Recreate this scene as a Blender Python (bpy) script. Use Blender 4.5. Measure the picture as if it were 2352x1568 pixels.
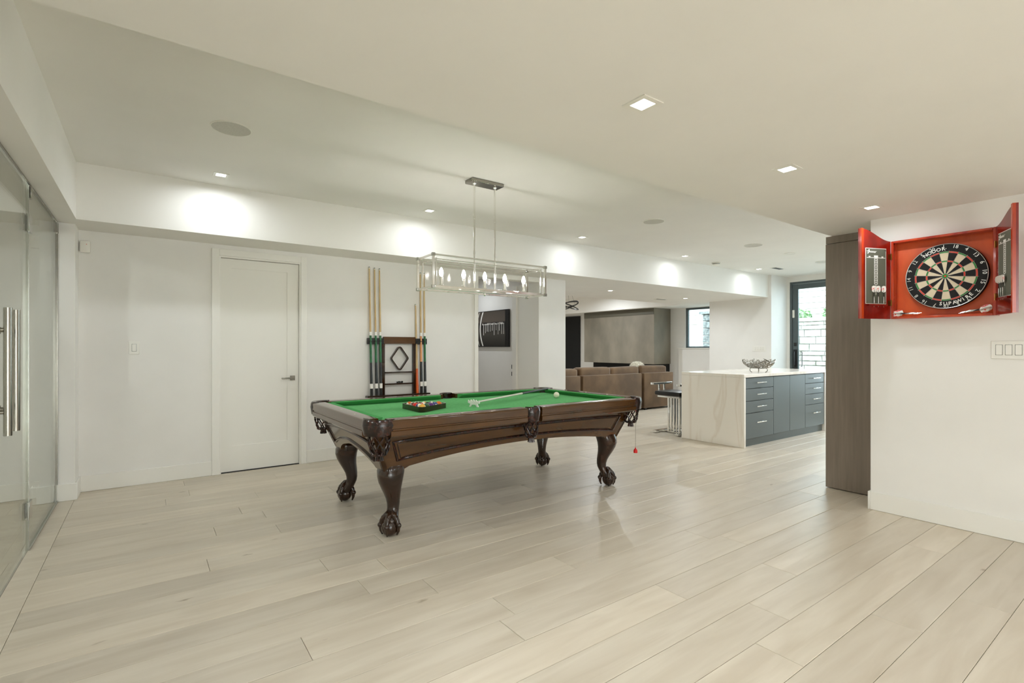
import bpy, bmesh, math, random
from mathutils import Vector, Matrix
rnd = random.Random(7)
for o in list(bpy.data.objects): bpy.data.objects.remove(o)
scn = bpy.context.scene
C = scn.collection
# ---------------------------------------------------------------- camera, world, exposure
cam = bpy.data.cameras.new('camera'); camo = bpy.data.objects.new('camera', cam); C.objects.link(camo)
cam.sensor_width = 36; cam.lens = 36*1156/2352; cam.shift_y = (797-784)/2352
camo.location = (0, 0, 1.25); camo.rotation_euler = (math.pi/2, 0, math.radians(-35.865))
cam.clip_start = 0.02; cam.clip_end = 200
scn.camera = camo
vs = scn.view_settings
vs.view_transform = 'Standard'; vs.look = 'None'; vs.gamma = 1.0; vs.use_curve_mapping = False
vs.exposure = 0.42
scn.cycles.max_bounces = 16; scn.cycles.diffuse_bounces = 8; scn.cycles.glossy_bounces = 4
scn.cycles.transmission_bounces = 8; scn.cycles.transparent_max_bounces = 16
scn.cycles.caustics_reflective = False; scn.cycles.caustics_refractive = False
scn.cycles.sample_clamp_indirect = 6.0
w = bpy.data.worlds.new('sky'); scn.world = w; w.use_nodes = True
bgn = w.node_tree.nodes['Background']; bgn.inputs[0].default_value = (0.72, 0.90, 1.0, 1); bgn.inputs[1].default_value = 9.0
POT_W = 3.6      # watts per recessed light
BULB = 165.0

# added fill light: an assumed flash bounced off the wall behind the camera
fl_ = bpy.data.lights.new('fill_spot', 'SPOT'); fl_.energy = 620; fl_.spot_size = math.radians(140); fl_.spot_blend = .9; fl_.shadow_soft_size = .12; fl_.color = (.88, .95, 1)
flo = bpy.data.objects.new('fill_spot', fl_); C.objects.link(flo); flo.location = (.5, -1.7, 1.2); flo.rotation_euler = (math.radians(-72), 0, 0)

# ---------------------------------------------------------------- materials
def s2l(c): return tuple(((v/255)/12.92 if v/255 <= .04045 else ((v/255+.055)/1.055)**2.4) for v in c)
MATS = {}
def mat(name, rgb=None, rough=.5, metal=0., spec=.5, emit=None, es=0., coat=0., lin=None, sheen=0.):
    m = bpy.data.materials.new(name); m.use_nodes = True
    b = m.node_tree.nodes['Principled BSDF']
    c = lin if lin else s2l(rgb)
    b.inputs['Base Color'].default_value = (*c, 1); b.inputs['Roughness'].default_value = rough
    b.inputs['Metallic'].default_value = metal; b.inputs['Specular IOR Level'].default_value = spec
    if coat: b.inputs['Coat Weight'].default_value = coat; b.inputs['Coat Roughness'].default_value = .08
    if sheen: b.inputs['Sheen Weight'].default_value = sheen
    if emit: b.inputs['Emission Color'].default_value = (*emit, 1); b.inputs['Emission Strength'].default_value = es
    MATS[name] = m; return m
def nodes(m): return m.node_tree.nodes, m.node_tree.links, m.node_tree.nodes['Principled BSDF']
def noise_mix(m, c1, c2, scale=(1, 1, 1), nscale=5, detail=4, lo=.35, hi=.65, coord='Object', bump=0., rnd_obj=False, dist=0.):
    """procedural colour: two colours mixed by a noise"""
    N, L, b = nodes(m)
    tc = N.new('ShaderNodeTexCoord'); mp = N.new('ShaderNodeMapping'); mp.inputs['Scale'].default_value = scale
    if coord == 'World':
        g = N.new('ShaderNodeNewGeometry'); L.new(g.outputs['Position'], mp.inputs[0])
    else: L.new(tc.outputs[coord], mp.inputs[0])
    n = N.new('ShaderNodeTexNoise'); n.inputs['Scale'].default_value = nscale; n.inputs['Detail'].default_value = detail
    n.inputs['Distortion'].default_value = dist
    L.new(mp.outputs[0], n.inputs['Vector'])
    r = N.new('ShaderNodeValToRGB'); r.color_ramp.elements[0].position = lo; r.color_ramp.elements[1].position = hi
    r.color_ramp.elements[0].color = (*s2l(c1), 1); r.color_ramp.elements[1].color = (*s2l(c2), 1)
    L.new(n.outputs[0], r.inputs[0]); L.new(r.outputs[0], b.inputs['Base Color'])
    if bump:
        bp = N.new('ShaderNodeBump'); bp.inputs['Strength'].default_value = bump; bp.inputs['Distance'].default_value = .004
        L.new(n.outputs[0], bp.inputs['Height']); L.new(bp.outputs[0], b.inputs['Normal'])
    return m
WALL = noise_mix(mat('wall_paint', (231, 229, 225), .7), (229, 227, 223), (232, 230, 226), nscale=3)
CEIL = noise_mix(mat('ceiling_paint', (231, 229, 224), .8), (229, 227, 222), (232, 230, 225), nscale=2)
TRIM = mat('trim_paint', (232, 230, 224), .42)
DOORP = mat('door_paint', (230, 228, 221), .4)
CHROME = mat('chrome', (244, 243, 240), .12, 1.)
STEEL = mat('brushed_steel', (190, 190, 186), .22, 1.)
NICKEL = mat('satin_nickel', (158, 154, 146), .2, 1.)
BLACK = mat('black_plastic', (18, 17, 16), .35)
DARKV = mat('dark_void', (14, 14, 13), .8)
WHITEP = mat('white_plastic', (228, 226, 218), .35)
GRILLE = noise_mix(mat('speaker_grille', (196, 194, 186), .7), (188, 186, 178), (204, 202, 194), nscale=400, detail=0)
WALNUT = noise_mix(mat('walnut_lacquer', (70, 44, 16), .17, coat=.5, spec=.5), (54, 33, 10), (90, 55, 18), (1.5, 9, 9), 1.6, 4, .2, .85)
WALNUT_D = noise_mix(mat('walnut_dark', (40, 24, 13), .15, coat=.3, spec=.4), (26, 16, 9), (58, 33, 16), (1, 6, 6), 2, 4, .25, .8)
LEATH = noise_mix(mat('pocket_leather', (34, 22, 18), .22, coat=.25, spec=.35), (24, 15, 12), (70, 34, 22), nscale=30, lo=.4, hi=.75)
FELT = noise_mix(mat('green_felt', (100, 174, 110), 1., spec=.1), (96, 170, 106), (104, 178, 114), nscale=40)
FELTD = mat('green_felt_shaded', (78, 156, 90), 1., spec=.1)  # darker copy of the felt, putting shade into the cushion faces
TAUPE = noise_mix(mat('taupe_wood', (112, 102, 90), .45), (122, 110, 98), (134, 122, 110), (14, 14, 1), 2.5, 5, .3, .7)
CABG = mat('grey_cabinet', (92, 100, 101), .38)
CABD = mat('grey_cabinet_dark', (62, 70, 72), .4)
SOFA = noise_mix(mat('brown_velvet', (98, 74, 48), .8, sheen=.15), (86, 64, 40), (112, 86, 58), nscale=3)
SOFAD = mat('sofa_base', (30, 24, 20), .8)
FUR = mat('white_fur', (232, 228, 216), .9)
PLAST = noise_mix(mat('concrete_plaster', (126, 119, 104), .6), (112, 106, 93), (138, 130, 115), (1, 1, .5), 2.5, 8, .3, .7)
DOORG = mat('grey_door_frame', (78, 88, 90), .35)
REDW = noise_mix(mat('red_mahogany', (176, 48, 16), .22, coat=.5), (150, 28, 8), (206, 74, 22), (3, 3, 1), 4, 4, .3, .75)
REDD = noise_mix(mat('deep_red_mahogany', (120, 16, 8), .22, coat=.5), (98, 10, 5), (150, 26, 12), (3, 3, 1), 4, 4, .3, .75)
REDI = noise_mix(mat('orange_mahogany_back', (205, 82, 30), .4), (190, 70, 26), (216, 92, 36), (3, 3, 1), 3, 4, .3, .7)
STONE = noise_mix(mat('pale_limestone', (206, 204, 196), .9), (176, 172, 162), (222, 221, 214), nscale=9, bump=1.)
STONEG = noise_mix(mat('grey_block', (110, 112, 110), .9), (84, 88, 88), (138, 140, 137), nscale=14, bump=1.)
MORTAR = mat('mortar', (150, 148, 140), .95)
STEPM = mat('bluestone', (104, 116, 122), .7)
CONC = noise_mix(mat('patio_concrete', (188, 186, 178), .9), (176, 174, 166), (198, 196, 189), nscale=4)
LEAF = noise_mix(mat('leaf_green', (96, 134, 84), .7), (62, 104, 58), (150, 178, 128), nscale=12)
FENCE = noise_mix(mat('weathered_board', (170, 164, 154), .8), (150, 144, 134), (186, 180, 170), (1, 1, 12), 3)
CORK = mat('dartboard_black', (14, 13, 12), .8)
SISC = mat('dartboard_cream', (214, 200, 172), .8)
SISR = mat('dartboard_red', (214, 52, 26), .7)
SISG = mat('dartboard_green', (26, 132, 52), .7)
WIREM = mat('wire', (225, 225, 220), .3, .6)
PRINTW = mat('white_print', (236, 234, 228), .6)
SLATE = mat('score_slate', (96, 98, 84), .55)
REDP = mat('red_plastic', (214, 24, 20), .35)
BRASS = mat('brass', (150, 104, 52), .3, 1.)
STRING = mat('string', (120, 106, 88), .8)
IVORY = mat('ivory_ball', (240, 234, 214), .12, coat=.5)
CUEW = noise_mix(mat('maple_shaft', (196, 168, 118), .3), (182, 152, 104), (208, 182, 134), (10, 10, 1), 3)
CUEG = mat('cue_green', (20, 96, 48), .25); CUEK = mat('cue_black', (20, 22, 20), .25)
CUEO = mat('cue_orange', (206, 92, 34), .25); CUET = mat('cue_tan', (214, 146, 92), .25)
def glass_mat(name, tint, refl=.08, rough=.02, amt=.55):
    m = bpy.data.materials.new(name); m.use_nodes = True; N = m.node_tree.nodes; L = m.node_tree.links; N.clear()
    o = N.new('ShaderNodeOutputMaterial'); mx = N.new('ShaderNodeMixShader'); t = N.new('ShaderNodeBsdfTransparent')
    g = N.new('ShaderNodeBsdfGlossy'); f = N.new('ShaderNodeLayerWeight'); f.inputs[0].default_value = .25
    mul = N.new('ShaderNodeMath'); mul.operation = 'MULTIPLY_ADD'; mul.inputs[1].default_value = amt; mul.inputs[2].default_value = refl*.4
    t.inputs[0].default_value = (*tint, 1); g.inputs['Roughness'].default_value = rough
    L.new(f.outputs['Fresnel'], mul.inputs[0]); L.new(mul.outputs[0], mx.inputs[0])
    L.new(t.outputs[0], mx.inputs[1]); L.new(g.outputs[0], mx.inputs[2]); L.new(mx.outputs[0], o.inputs[0])
    return m
GLASS = glass_mat('greenish_glass', (.93, .945, .91))
WGLASS = glass_mat('window_glass', (.96, .98, .98))
ACRYL = glass_mat('clear_acrylic', (.985, .985, .98), .0, .02, .08)
EMIT = mat('lamp_diffuser', (255, 250, 240), .5, emit=(1, .96, .9), es=9.)
BULBM = mat('bulb_glow', (255, 250, 240), .5, emit=(1, .965, .92), es=BULB)
def floor_mat():
    m = mat('pale_oak_plank', (205, 193, 172), .3, spec=.5)
    N, L, b = nodes(m)
    g = N.new('ShaderNodeNewGeometry'); oi = N.new('ShaderNodeObjectInfo')
    ad = N.new('ShaderNodeMath'); ad.operation = 'ADD'; L.new(g.outputs['Random Per Island'], ad.inputs[0]); L.new(oi.outputs['Random'], ad.inputs[1])
    fr = N.new('ShaderNodeMath'); fr.operation = 'FRACT'; L.new(ad.outputs[0], fr.inputs[0])
    cb = N.new('ShaderNodeCombineXYZ'); ml = N.new('ShaderNodeMath'); ml.operation = 'MULTIPLY'; ml.inputs[1].default_value = 37.
    L.new(fr.outputs[0], ml.inputs[0]); L.new(ml.outputs[0], cb.inputs[0]); L.new(ml.outputs[0], cb.inputs[2])
    va = N.new('ShaderNodeVectorMath'); va.operation = 'ADD'; L.new(g.outputs['Position'], va.inputs[0]); L.new(cb.outputs[0], va.inputs[1])
    mp = N.new('ShaderNodeMapping'); mp.inputs['Scale'].default_value = (1.1, 9, 1); L.new(va.outputs[0], mp.inputs[0])
    n1 = N.new('ShaderNodeTexNoise'); n1.inputs['Scale'].default_value = 1.6; n1.inputs['Detail'].default_value = 7; n1.inputs['Distortion'].default_value = .6; L.new(mp.outputs[0], n1.inputs['Vector'])
    r1 = N.new('ShaderNodeValToRGB'); e = r1.color_ramp.elements; e[0].position = .3; e[1].position = .68
    e[0].color = (*s2l((194, 182, 164)), 1); e[1].color = (*s2l((210, 200, 184)), 1); L.new(n1.outputs[0], r1.inputs[0])
    # per plank tone
    r2 = N.new('ShaderNodeValToRGB'); q = r2.color_ramp; q.elements[0].color = (.86, .855, .845, 1); q.elements[1].color = (1.03, 1.02, 1.0, 1)
    k = q.elements.new(.55); k.color = (.95, .945, .93, 1); L.new(fr.outputs[0], r2.inputs[0])
    mx = N.new('ShaderNodeMix'); mx.data_type = 'RGBA'; mx.blend_type = 'MULTIPLY'; mx.inputs[0].default_value = 1
    L.new(r1.outputs[0], mx.inputs[6]); L.new(r2.outputs[0], mx.inputs[7])
    # knots
    mp2 = N.new('ShaderNodeMapping'); mp2.inputs['Scale'].default_value = (1.6, 4.2, 1); L.new(va.outputs[0], mp2.inputs[0])
    vo = N.new('ShaderNodeTexVoronoi'); vo.inputs['Scale'].default_value = 1.15; L.new(mp2.outputs[0], vo.inputs['Vector'])
    n3 = N.new('ShaderNodeTexNoise'); n3.inputs['Scale'].default_value = 14; L.new(mp2.outputs[0], n3.inputs['Vector'])
    sm = N.new('ShaderNodeMath'); sm.operation = 'MULTIPLY_ADD'; sm.inputs[1].default_value = .10; L.new(n3.outputs[0], sm.inputs[0]); L.new(vo.outputs['Distance'], sm.inputs[2])
    r3 = N.new('ShaderNodeValToRGB'); r3.color_ramp.elements[0].position = .07; r3.color_ramp.elements[1].position = .115
    r3.color_ramp.elements[0].color = (.55, .50, .44, 1); r3.color_ramp.elements[1].color = (1, 1, 1, 1); L.new(sm.outputs[0], r3.inputs[0])
    mx2 = N.new('ShaderNodeMix'); mx2.data_type = 'RGBA'; mx2.blend_type = 'MULTIPLY'; mx2.inputs[0].default_value = 1
    L.new(mx.outputs[2], mx2.inputs[6]); L.new(r3.outputs[0], mx2.inputs[7]); L.new(mx2.outputs[2], b.inputs['Base Color'])
    mr = N.new('ShaderNodeMapRange'); mr.inputs[3].default_value = .27; mr.inputs[4].default_value = .4; L.new(n1.outputs[0], mr.inputs[0]); L.new(mr.outputs[0], b.inputs['Roughness'])
    return m
OAK = floor_mat()
SEAM = mat('plank_seam', (120, 108, 90), .8)  # brown of the base slab showing between the planks
def quartz():
    m = mat('white_quartz', (222, 214, 200), .14)
    N, L, b = nodes(m)
    g = N.new('ShaderNodeNewGeometry'); mp = N.new('ShaderNodeMapping'); mp.inputs['Rotation'].default_value = (.25, .1, .5); mp.inputs['Scale'].default_value = (.8, 1.1, .22)
    n = N.new('ShaderNodeTexNoise'); n.inputs['Scale'].default_value = 2.2; n.inputs['Detail'].default_value = 6; n.inputs['Distortion'].default_value = 1.2
    L.new(g.outputs['Position'], mp.inputs[0]); L.new(mp.outputs[0], n.inputs['Vector'])
    r = N.new('ShaderNodeValToRGB'); e = r.color_ramp.elements
    e[0].position = 0; e[0].color = (*s2l((240, 235, 226)), 1); e[1].position = 1; e[1].color = (*s2l((243, 238, 230)), 1)
    for p, c in ((.46, (240, 235, 226)), (.5, (231, 223, 211)), (.54, (241, 236, 227))):
        k = e.new(p); k.color = (*s2l(c), 1)
    L.new(n.outputs[0], r.inputs[0]); L.new(r.outputs[0], b.inputs['Base Color']); return m
QUARTZ = quartz()

# ---------------------------------------------------------------- mesh helpers
def link(o): C.objects.link(o); return o
def finish(name, bm, m=None, parent=None, smooth=False, loc=None, mats=None):
    me = bpy.data.meshes.new(name); bmesh.ops.recalc_face_normals(bm, faces=bm.faces[:]) ; bm.to_mesh(me); bm.free()
    for mm in (mats or [m]): me.materials.append(mm)
    if smooth:
        for p in me.polygons: p.use_smooth = True
        if smooth != 'all':
            try: me.set_sharp_from_angle(angle=math.radians(38))
            except Exception: pass
    o = bpy.data.objects.new(name, me); link(o)
    if loc: o.location = loc
    if parent: o.parent = parent
    return o
def tag(o, label=None, cat=None, group=None, kind=None):
    if label: o['label'] = label
    if cat: o['category'] = cat
    if group: o['group'] = group
    if kind: o['kind'] = kind
    return o
def empty(name, loc, label, cat, group=None, rz=0.):
    o = bpy.data.objects.new(name, None); o.empty_display_size = .05; o.location = loc; o.rotation_euler = (0, 0, rz); link(o)
    return tag(o, label, cat, group)
def struct(name, loc=(0, 0, 0)):
    o = bpy.data.objects.new(name, None); o.location = loc; link(o); o['kind'] = 'structure'; return o
def B(): return bmesh.new()
def box(bm, a, b, mi=0, bev=0., rot=None, piv=None):
    """axis aligned box from corner a to corner b"""
    x0, x1 = sorted((a[0], b[0])); y0, y1 = sorted((a[1], b[1])); z0, z1 = sorted((a[2], b[2]))
    r = bmesh.ops.create_cube(bm, size=1.)
    vv = r['verts']
    for v in vv: v.co = Vector(((x0+x1)/2+v.co.x*(x1-x0), (y0+y1)/2+v.co.y*(y1-y0), (z0+z1)/2+v.co.z*(z1-z0)))
    fs = list({f for v in vv for f in v.link_faces})
    for f in fs: f.material_index = mi
    if bev:
        es = list({e for v in vv for e in v.link_edges})
        rr = bmesh.ops.bevel(bm, geom=es, offset=bev, segments=2 if bev > .004 else 1, affect='EDGES', profile=.6)
        for f in rr['faces']: f.material_index = mi
        vv = list({v for f in rr['faces'] for v in f.verts} | {v for v in vv if v.is_valid})
    if rot is not None:
        bmesh.ops.rotate(bm, verts=vv, cent=piv or (0, 0, 0), matrix=rot)
    return vv
def bx(name, a, b, m, parent=None, bev=0., **k):
    bm = B(); box(bm, a, b, bev=bev); return finish(name, bm, m, parent, smooth=bool(bev), **k)
def frame_of(d):
    d = Vector(d).normalized(); u = Vector((0, 0, 1)) if abs(d.z) < .9 else Vector((1, 0, 0))
    x = d.cross(u).normalized(); y = d.cross(x).normalized(); return x, y
def tube(bm, pts, r, n=8, mi=0, closed=False, cap=True):
    pts = [Vector(p) for p in pts]; N_ = len(pts); rs = r if isinstance(r, (list, tuple)) else [r]*N_
    rings = []; px = None
    for i, p in enumerate(pts):
        if closed: d = pts[(i+1) % N_]-pts[i-1]
        else: d = pts[min(i+1, N_-1)]-pts[max(i-1, 0)]
        if d.length < 1e-9: d = Vector((0, 0, 1))
        if px is None: x, y = frame_of(d)
        else:
            d.normalize(); x = (px-d*px.dot(d)).normalized(); y = d.cross(x)
        px = x
        rings.append([bm.verts.new(p+(x*math.cos(2*math.pi*k/n)+y*math.sin(2*math.pi*k/n))*rs[i]) for k in range(n)])
    m_ = N_ if closed else N_-1
    for i in range(m_):
        a, b = rings[i], rings[(i+1) % N_]
        for k in range(n):
            f = bm.faces.new((a[k], a[(k+1) % n], b[(k+1) % n], b[k])); f.material_index = mi
    if cap and not closed:
        for R_ in (rings[0], rings[-1]):
            f = bm.faces.new(R_); f.material_index = mi
def lathe(bm, prof, c=(0, 0, 0), n=24, mi=0, cap=True):
    """prof: list of (r, z)"""
    rings = [[bm.verts.new((c[0]+r*math.cos(2*math.pi*k/n), c[1]+r*math.sin(2*math.pi*k/n), c[2]+z)) for k in range(n)] for r, z in prof]
    for a, b in zip(rings, rings[1:]):
        for k in range(n):
            f = bm.faces.new((a[k], a[(k+1) % n], b[(k+1) % n], b[k])); f.material_index = mi
    if cap:
        for R_ in (rings[0], rings[-1]):
            f = bm.faces.new(R_); f.material_index = mi
def prism(bm, poly, fn, t0, t1, mi=0):
    """poly 2-D list, fn(u,v,t)->co ; extruded from t0 to t1"""
    a = [bm.verts.new(fn(u, v, t0)) for u, v in poly]; b = [bm.verts.new(fn(u, v, t1)) for u, v in poly]
    n = len(poly)
    for i in range(n):
        f = bm.faces.new((a[i], a[(i+1) % n], b[(i+1) % n], b[i])); f.material_index = mi
    for R_ in (a, b):
        f = bm.faces.new(R_); f.material_index = mi
def sphere(bm, c, r, sc=(1, 1, 1), u=20, v=12, mi=0):
    rr = bmesh.ops.create_uvsphere(bm, u_segments=u, v_segments=v, radius=r)
    for x in rr['verts']: x.co = Vector((c[0]+x.co.x*sc[0], c[1]+x.co.y*sc[1], c[2]+x.co.z*sc[2]))
    for f in {f for x in rr['verts'] for f in x.link_faces}: f.material_index = mi
    return rr['verts']
def text_bm(bm, s, size, M, off=.0, mi=0, depth=.0006, shear=0.):
    """lettering as flat raised geometry, placed by matrix M (x right, y up, z out)"""
    cu = bpy.data.curves.new('tmp', 'FONT'); cu.body = s; cu.size = size; cu.offset = off; cu.extrude = depth; cu.shear = shear
    cu.align_x = 'CENTER'; cu.align_y = 'CENTER'; cu.resolution_u = 2
    o = bpy.data.objects.new('tmp', cu); C.objects.link(o)
    dg = bpy.context.evaluated_depsgraph_get(); dg.update()
    me = bpy.data.meshes.new_from_object(o.evaluated_get(dg)); me.transform(M)
    n0 = len(bm.faces); bm.from_mesh(me); bm.faces.ensure_lookup_table()
    for f in bm.faces[n0:]: f.material_index = mi
    bpy.data.objects.remove(o); bpy.data.curves.remove(cu); bpy.data.meshes.remove(me)
def copy_tree(o, parent=None):
    c = o.copy(); link(c); c.parent = parent
    for ch in [x for x in bpy.data.objects if x.parent == o]: copy_tree(ch, c)
    return c

# ---------------------------------------------------------------- setting
ZR, ZS, ZB = 2.71, 2.23, 2.26      # raised ceiling, near soffit, bulkhead bottom
H0 = 2.9
def wallbox(name, a, b, m=WALL): o = bx(name, a, b, m); o['kind'] = 'structure'; return o
# floor with planks: rows along X, pitch .195
fl = bx('floor', (-4.2, -3.2, -.12), (11.4, 13.2, -.02), SEAM); fl['kind'] = 'structure'
PIT = .195; Y0 = .537-20*PIT
def plank_bm(bm, x0, x1, y0, y1):
    g = .0009; c = .0018; x0 += g; x1 -= g; y0 += g; y1 -= g
    zt = rnd.uniform(-.0004, .0004)
    lo = [bm.verts.new((x, y, -.02)) for x, y in ((x0, y0), (x1, y0), (x1, y1), (x0, y1))]
    md = [bm.verts.new((x, y, zt-c*.7)) for x, y in ((x0, y0), (x1, y0), (x1, y1), (x0, y1))]
    hi = [bm.verts.new((x, y, zt)) for x, y in ((x0+c, y0+c), (x1-c, y0+c), (x1-c, y1-c), (x0+c, y1-c))]
    for a, b in ((lo, md), (md, hi)):
        for k in range(4): bm.faces.new((a[k], a[(k+1) % 4], b[(k+1) % 4], b[k]))
    bm.faces.new(hi)
FX, FY, RX, RY = .5859, .8104, .8104, -.5859
fixed = {1: [3.28, 1.0], 2: [2.75, .6], 3: [2.08, 3.9], 4: [2.38, 4.5], 5: [2.88, .9], 6: [2.166, 4.3]}
far = B(); xl = -.49
for j in range(0, 88):
    y0 = Y0+j*PIT; y1 = y0+PIT
    if y1 > 13.1: break
    k = j-20
    cuts = [xl]; x = xl+rnd.uniform(.4, 2.0)
    if k+1 in fixed:
        cuts += sorted(fixed[k+1]); x = cuts[-1]+rnd.uniform(1.2, 2.)
    while x < 11.2: cuts.append(x); x += rnd.uniform(1.1, 2.1)
    cuts.append(11.3)
    for a, b in zip(cuts, cuts[1:]):
        # depth and sideways position of the nearest end decide whether the piece can be told apart
        best = None
        for t in (0, .25, .5, .75, 1):
            px = a+(b-a)*t; d = px*FX+y0*FY; r = px*RX+y0*RY
            if d > 1.6 and abs(r) < d*1.05: best = d if best is None else min(best, d)
        if best is not None and best < 6.2 and y0 > .05:
            bm = B(); plank_bm(bm, a, b, y0, y1); finish('plank', bm, OAK, fl)
        else: plank_bm(far, a, b, y0, y1)
# border planks along the glass partition
for a, b in ((-3.1, -1.0), (-1.0, 1.05), (1.05, 3.05), (3.05, 4.55), (4.55, 5.6)):
    bm = B(); plank_bm(bm, -.60, xl, a, b); finish('plank', bm, OAK, fl)
for j in range(0, 46):   # planks in the room behind the glass
    y0 = Y0+j*PIT+.8
    if y0 > 5.7: break
    x = -4.1
    while x < -.62:
        b = min(x+rnd.uniform(1.1, 2.1), -.61); plank_bm(far, x, b, y0, y0+PIT); x = b
ff = finish('distant_planks', far, OAK, fl); ff['kind'] = 'stuff'

# ceilings
cl = wallbox('ceiling', (-4.2, -3.2, ZR), (11.4, 13.2, H0), CEIL)
wallbox('soffit_near', (-.74, -3.2, ZS), (4.90, 1.95, ZR), CEIL)
bm = B(); box(bm, (-.74, -3.0, ZB), (-.46, 5.72, ZR)); b1 = finish('bulkhead_left', bm, CEIL); b1['kind'] = 'structure'
bm = B(); box(bm, (-.46, 5.23, ZB), (5.12, 5.72, ZR)); box(bm, (5.12, 5.23, ZB), (10.2, 7.35, ZR)); box(bm, (10.2, 6.5, ZB), (11.3, 7.35, ZR)); box(bm, (10.3, 7.35, ZB), (11.3, 13.0, ZR))
b1 = finish('bulkhead_back', bm, CEIL); b1['kind'] = 'structure'
# back wall with two door openings (y 5.70 .. 5.84)
WY = 5.70; D1 = (.567, 1.325); D2 = (3.556, 4.605)
bm = B()
for a, b, z0, z1 in ((-4.2, D1[0]-.005, 0, ZR), (D1[1]+.005, D2[0], 0, ZR), (D2[1], 5.12, 0, ZR), (D1[0]-.005, D1[1]+.005, 2.155, ZR), (D2[0], D2[1], 2.19, ZR)):
    box(bm, (a, WY, z0), (b, WY+.14, z1))
bw = finish('wall_back', bm, WALL); bw['kind'] = 'structure'
wallbox('wall_stub', (-.74, 5.45, 0), (-.485, 5.70, ZB))
# gym behind the glass
wallbox('wall_gym_left', (-4.3, -3.2, 0), (-4.2, 5.7, ZR))
bm = B(); box(bm, (-4.2, 5.23, ZB), (-.74, 5.70, ZR)); b1 = finish('bulkhead_gym', bm, CEIL); b1['kind'] = 'structure'
# behind the camera and right
wallbox('wall_front', (-4.2, -3.3, 0), (4.9, -3.2, ZR))
wallbox('wall_right', (4.53, -3.2, 0), (4.90, 1.53, ZR))
wallbox('wall_kitchen', (5.5, 1.25, 0), (11.4, 1.4, ZR))
# tall taupe side panel of the kitchen run
pn = empty('tall_panel', (4.9, 1.75, 0), 'tall taupe wood end panel of the kitchen cabinets, beside the dartboard wall', 'panel')
P0 = Vector(pn.location)
def rel(o, parent):   # parent a world-space object under a thing
    o.parent = parent; o.matrix_parent_inverse = Matrix.Identity(4)
    o.location = Vector(o.location)-Vector(parent.location); return o
rel(bx('side_panel', (4.90, 1.40, .008), (5.5, 2.0, 2.163), TAUPE), pn)
rel(bx('filler_strip', (4.892, 1.40, 2.166), (5.5, 1.995, ZS-.002), TAUPE), pn)
# window wall side
bm = B(); box(bm, (10.2, 5.17, 0), (11.3, 6.55, ZR)); o = finish('wall_far_block', bm, WALL); o['kind'] = 'structure'
DY0, DY1, DZ = 3.93, 5.12, 2.60
bm = B()
box(bm, (10.85, DY1, 0), (11.0, 5.17, ZR)); box(bm, (10.85, 1.4, DZ), (11.0, DY1, ZR)); box(bm, (10.85, 1.4, 0), (11.0, 2.0, DZ)); box(bm, (10.85, 3.70, 0), (11.0, DY0, DZ))
box(bm, (10.85, 2.0, 0), (11.0, 3.70, .35))
o = finish('wall_window_side', bm, WALL); o['kind'] = 'structure'
WZ0, WZ1, WYa, WYb = 1.22, 2.25, 6.60, 7.87
bm = B()
box(bm, (11.2, 6.55, 0), (11.35, 13.0, WZ0)); box(bm, (11.2, WYb, WZ0), (11.35, 13.0, ZB)); box(bm, (11.2, 6.55, WZ1), (11.35, WYb, ZB)); box(bm, (11.2, 6.55, WZ0), (11.35, WYa, WZ1))
box(bm, (11.08, 6.55, 0), (11.2, 8.0, WZ0-.01))
o = finish('wall_far', bm, WALL); o['kind'] = 'structure'
wallbox('wall_living_end', (5.0, 12.9, 0), (11.3, 13.0, ZR))
wallbox('wall_living_left', (4.76, 5.84, 0), (5.12, 12.9, ZR))
# passage behind the second opening
wallbox('wall_passage_left', (3.2, 5.84, 0), (3.35, 9.6, ZR))
wallbox('wall_passage_end', (3.35, 9.5, 0), (4.75, 9.6, ZR))
wallbox('wall_store', (.4, 5.9, 0), (1.6, 5.95, ZR), DARKV)
bm = B(); box(bm, (3.35, 5.84, 2.45), (4.75, 9.5, ZR)); o = finish('ceiling_passage', bm, CEIL); o['kind'] = 'structure'
# ------- baseboards
def base(name, a, b):
    bm = B(); box(bm, a, b, bev=.003); o = finish(name, bm, TRIM, smooth=True); o['kind'] = 'structure'; return o
bh = .138
base('baseboard_back', (-.485, 5.685, 0), (D1[0]-.065, WY, bh))
base('baseboard_back_middle', (D1[1]+.055, 5.685, 0), (D2[0]-.06, WY, bh))
base('baseboard_back_right', (D2[1]+.0, 5.685, 0), (5.12, WY, bh))
base('baseboard_stub', (-.60, 5.435, 0), (-.47, 5.45, bh)); base('baseboard_stub_side', (-.485, 5.44, 0), (-.47, 5.69, bh))
base('baseboard_gym', (-4.2, 5.685, 0), (-.74, WY, bh)); base('baseboard_gym_stub', (-.755, 5.435, 0), (-.612, 5.45, bh)); base('baseboard_gym_stub_side', (-.755, 5.45, 0), (-.74, 5.69, bh))
base('baseboard_right', (4.515, -3.2, 0), (4.53, 1.53, bh)); base('baseboard_right_end', (4.515, 1.53, 0), (4.90, 1.545, bh))
base('baseboard_far', (10.185, 5.17, 0), (10.2, 6.55, bh)); base('baseboard_front', (-4.2, -3.2, 0), (4.5, -3.185, bh))
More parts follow.
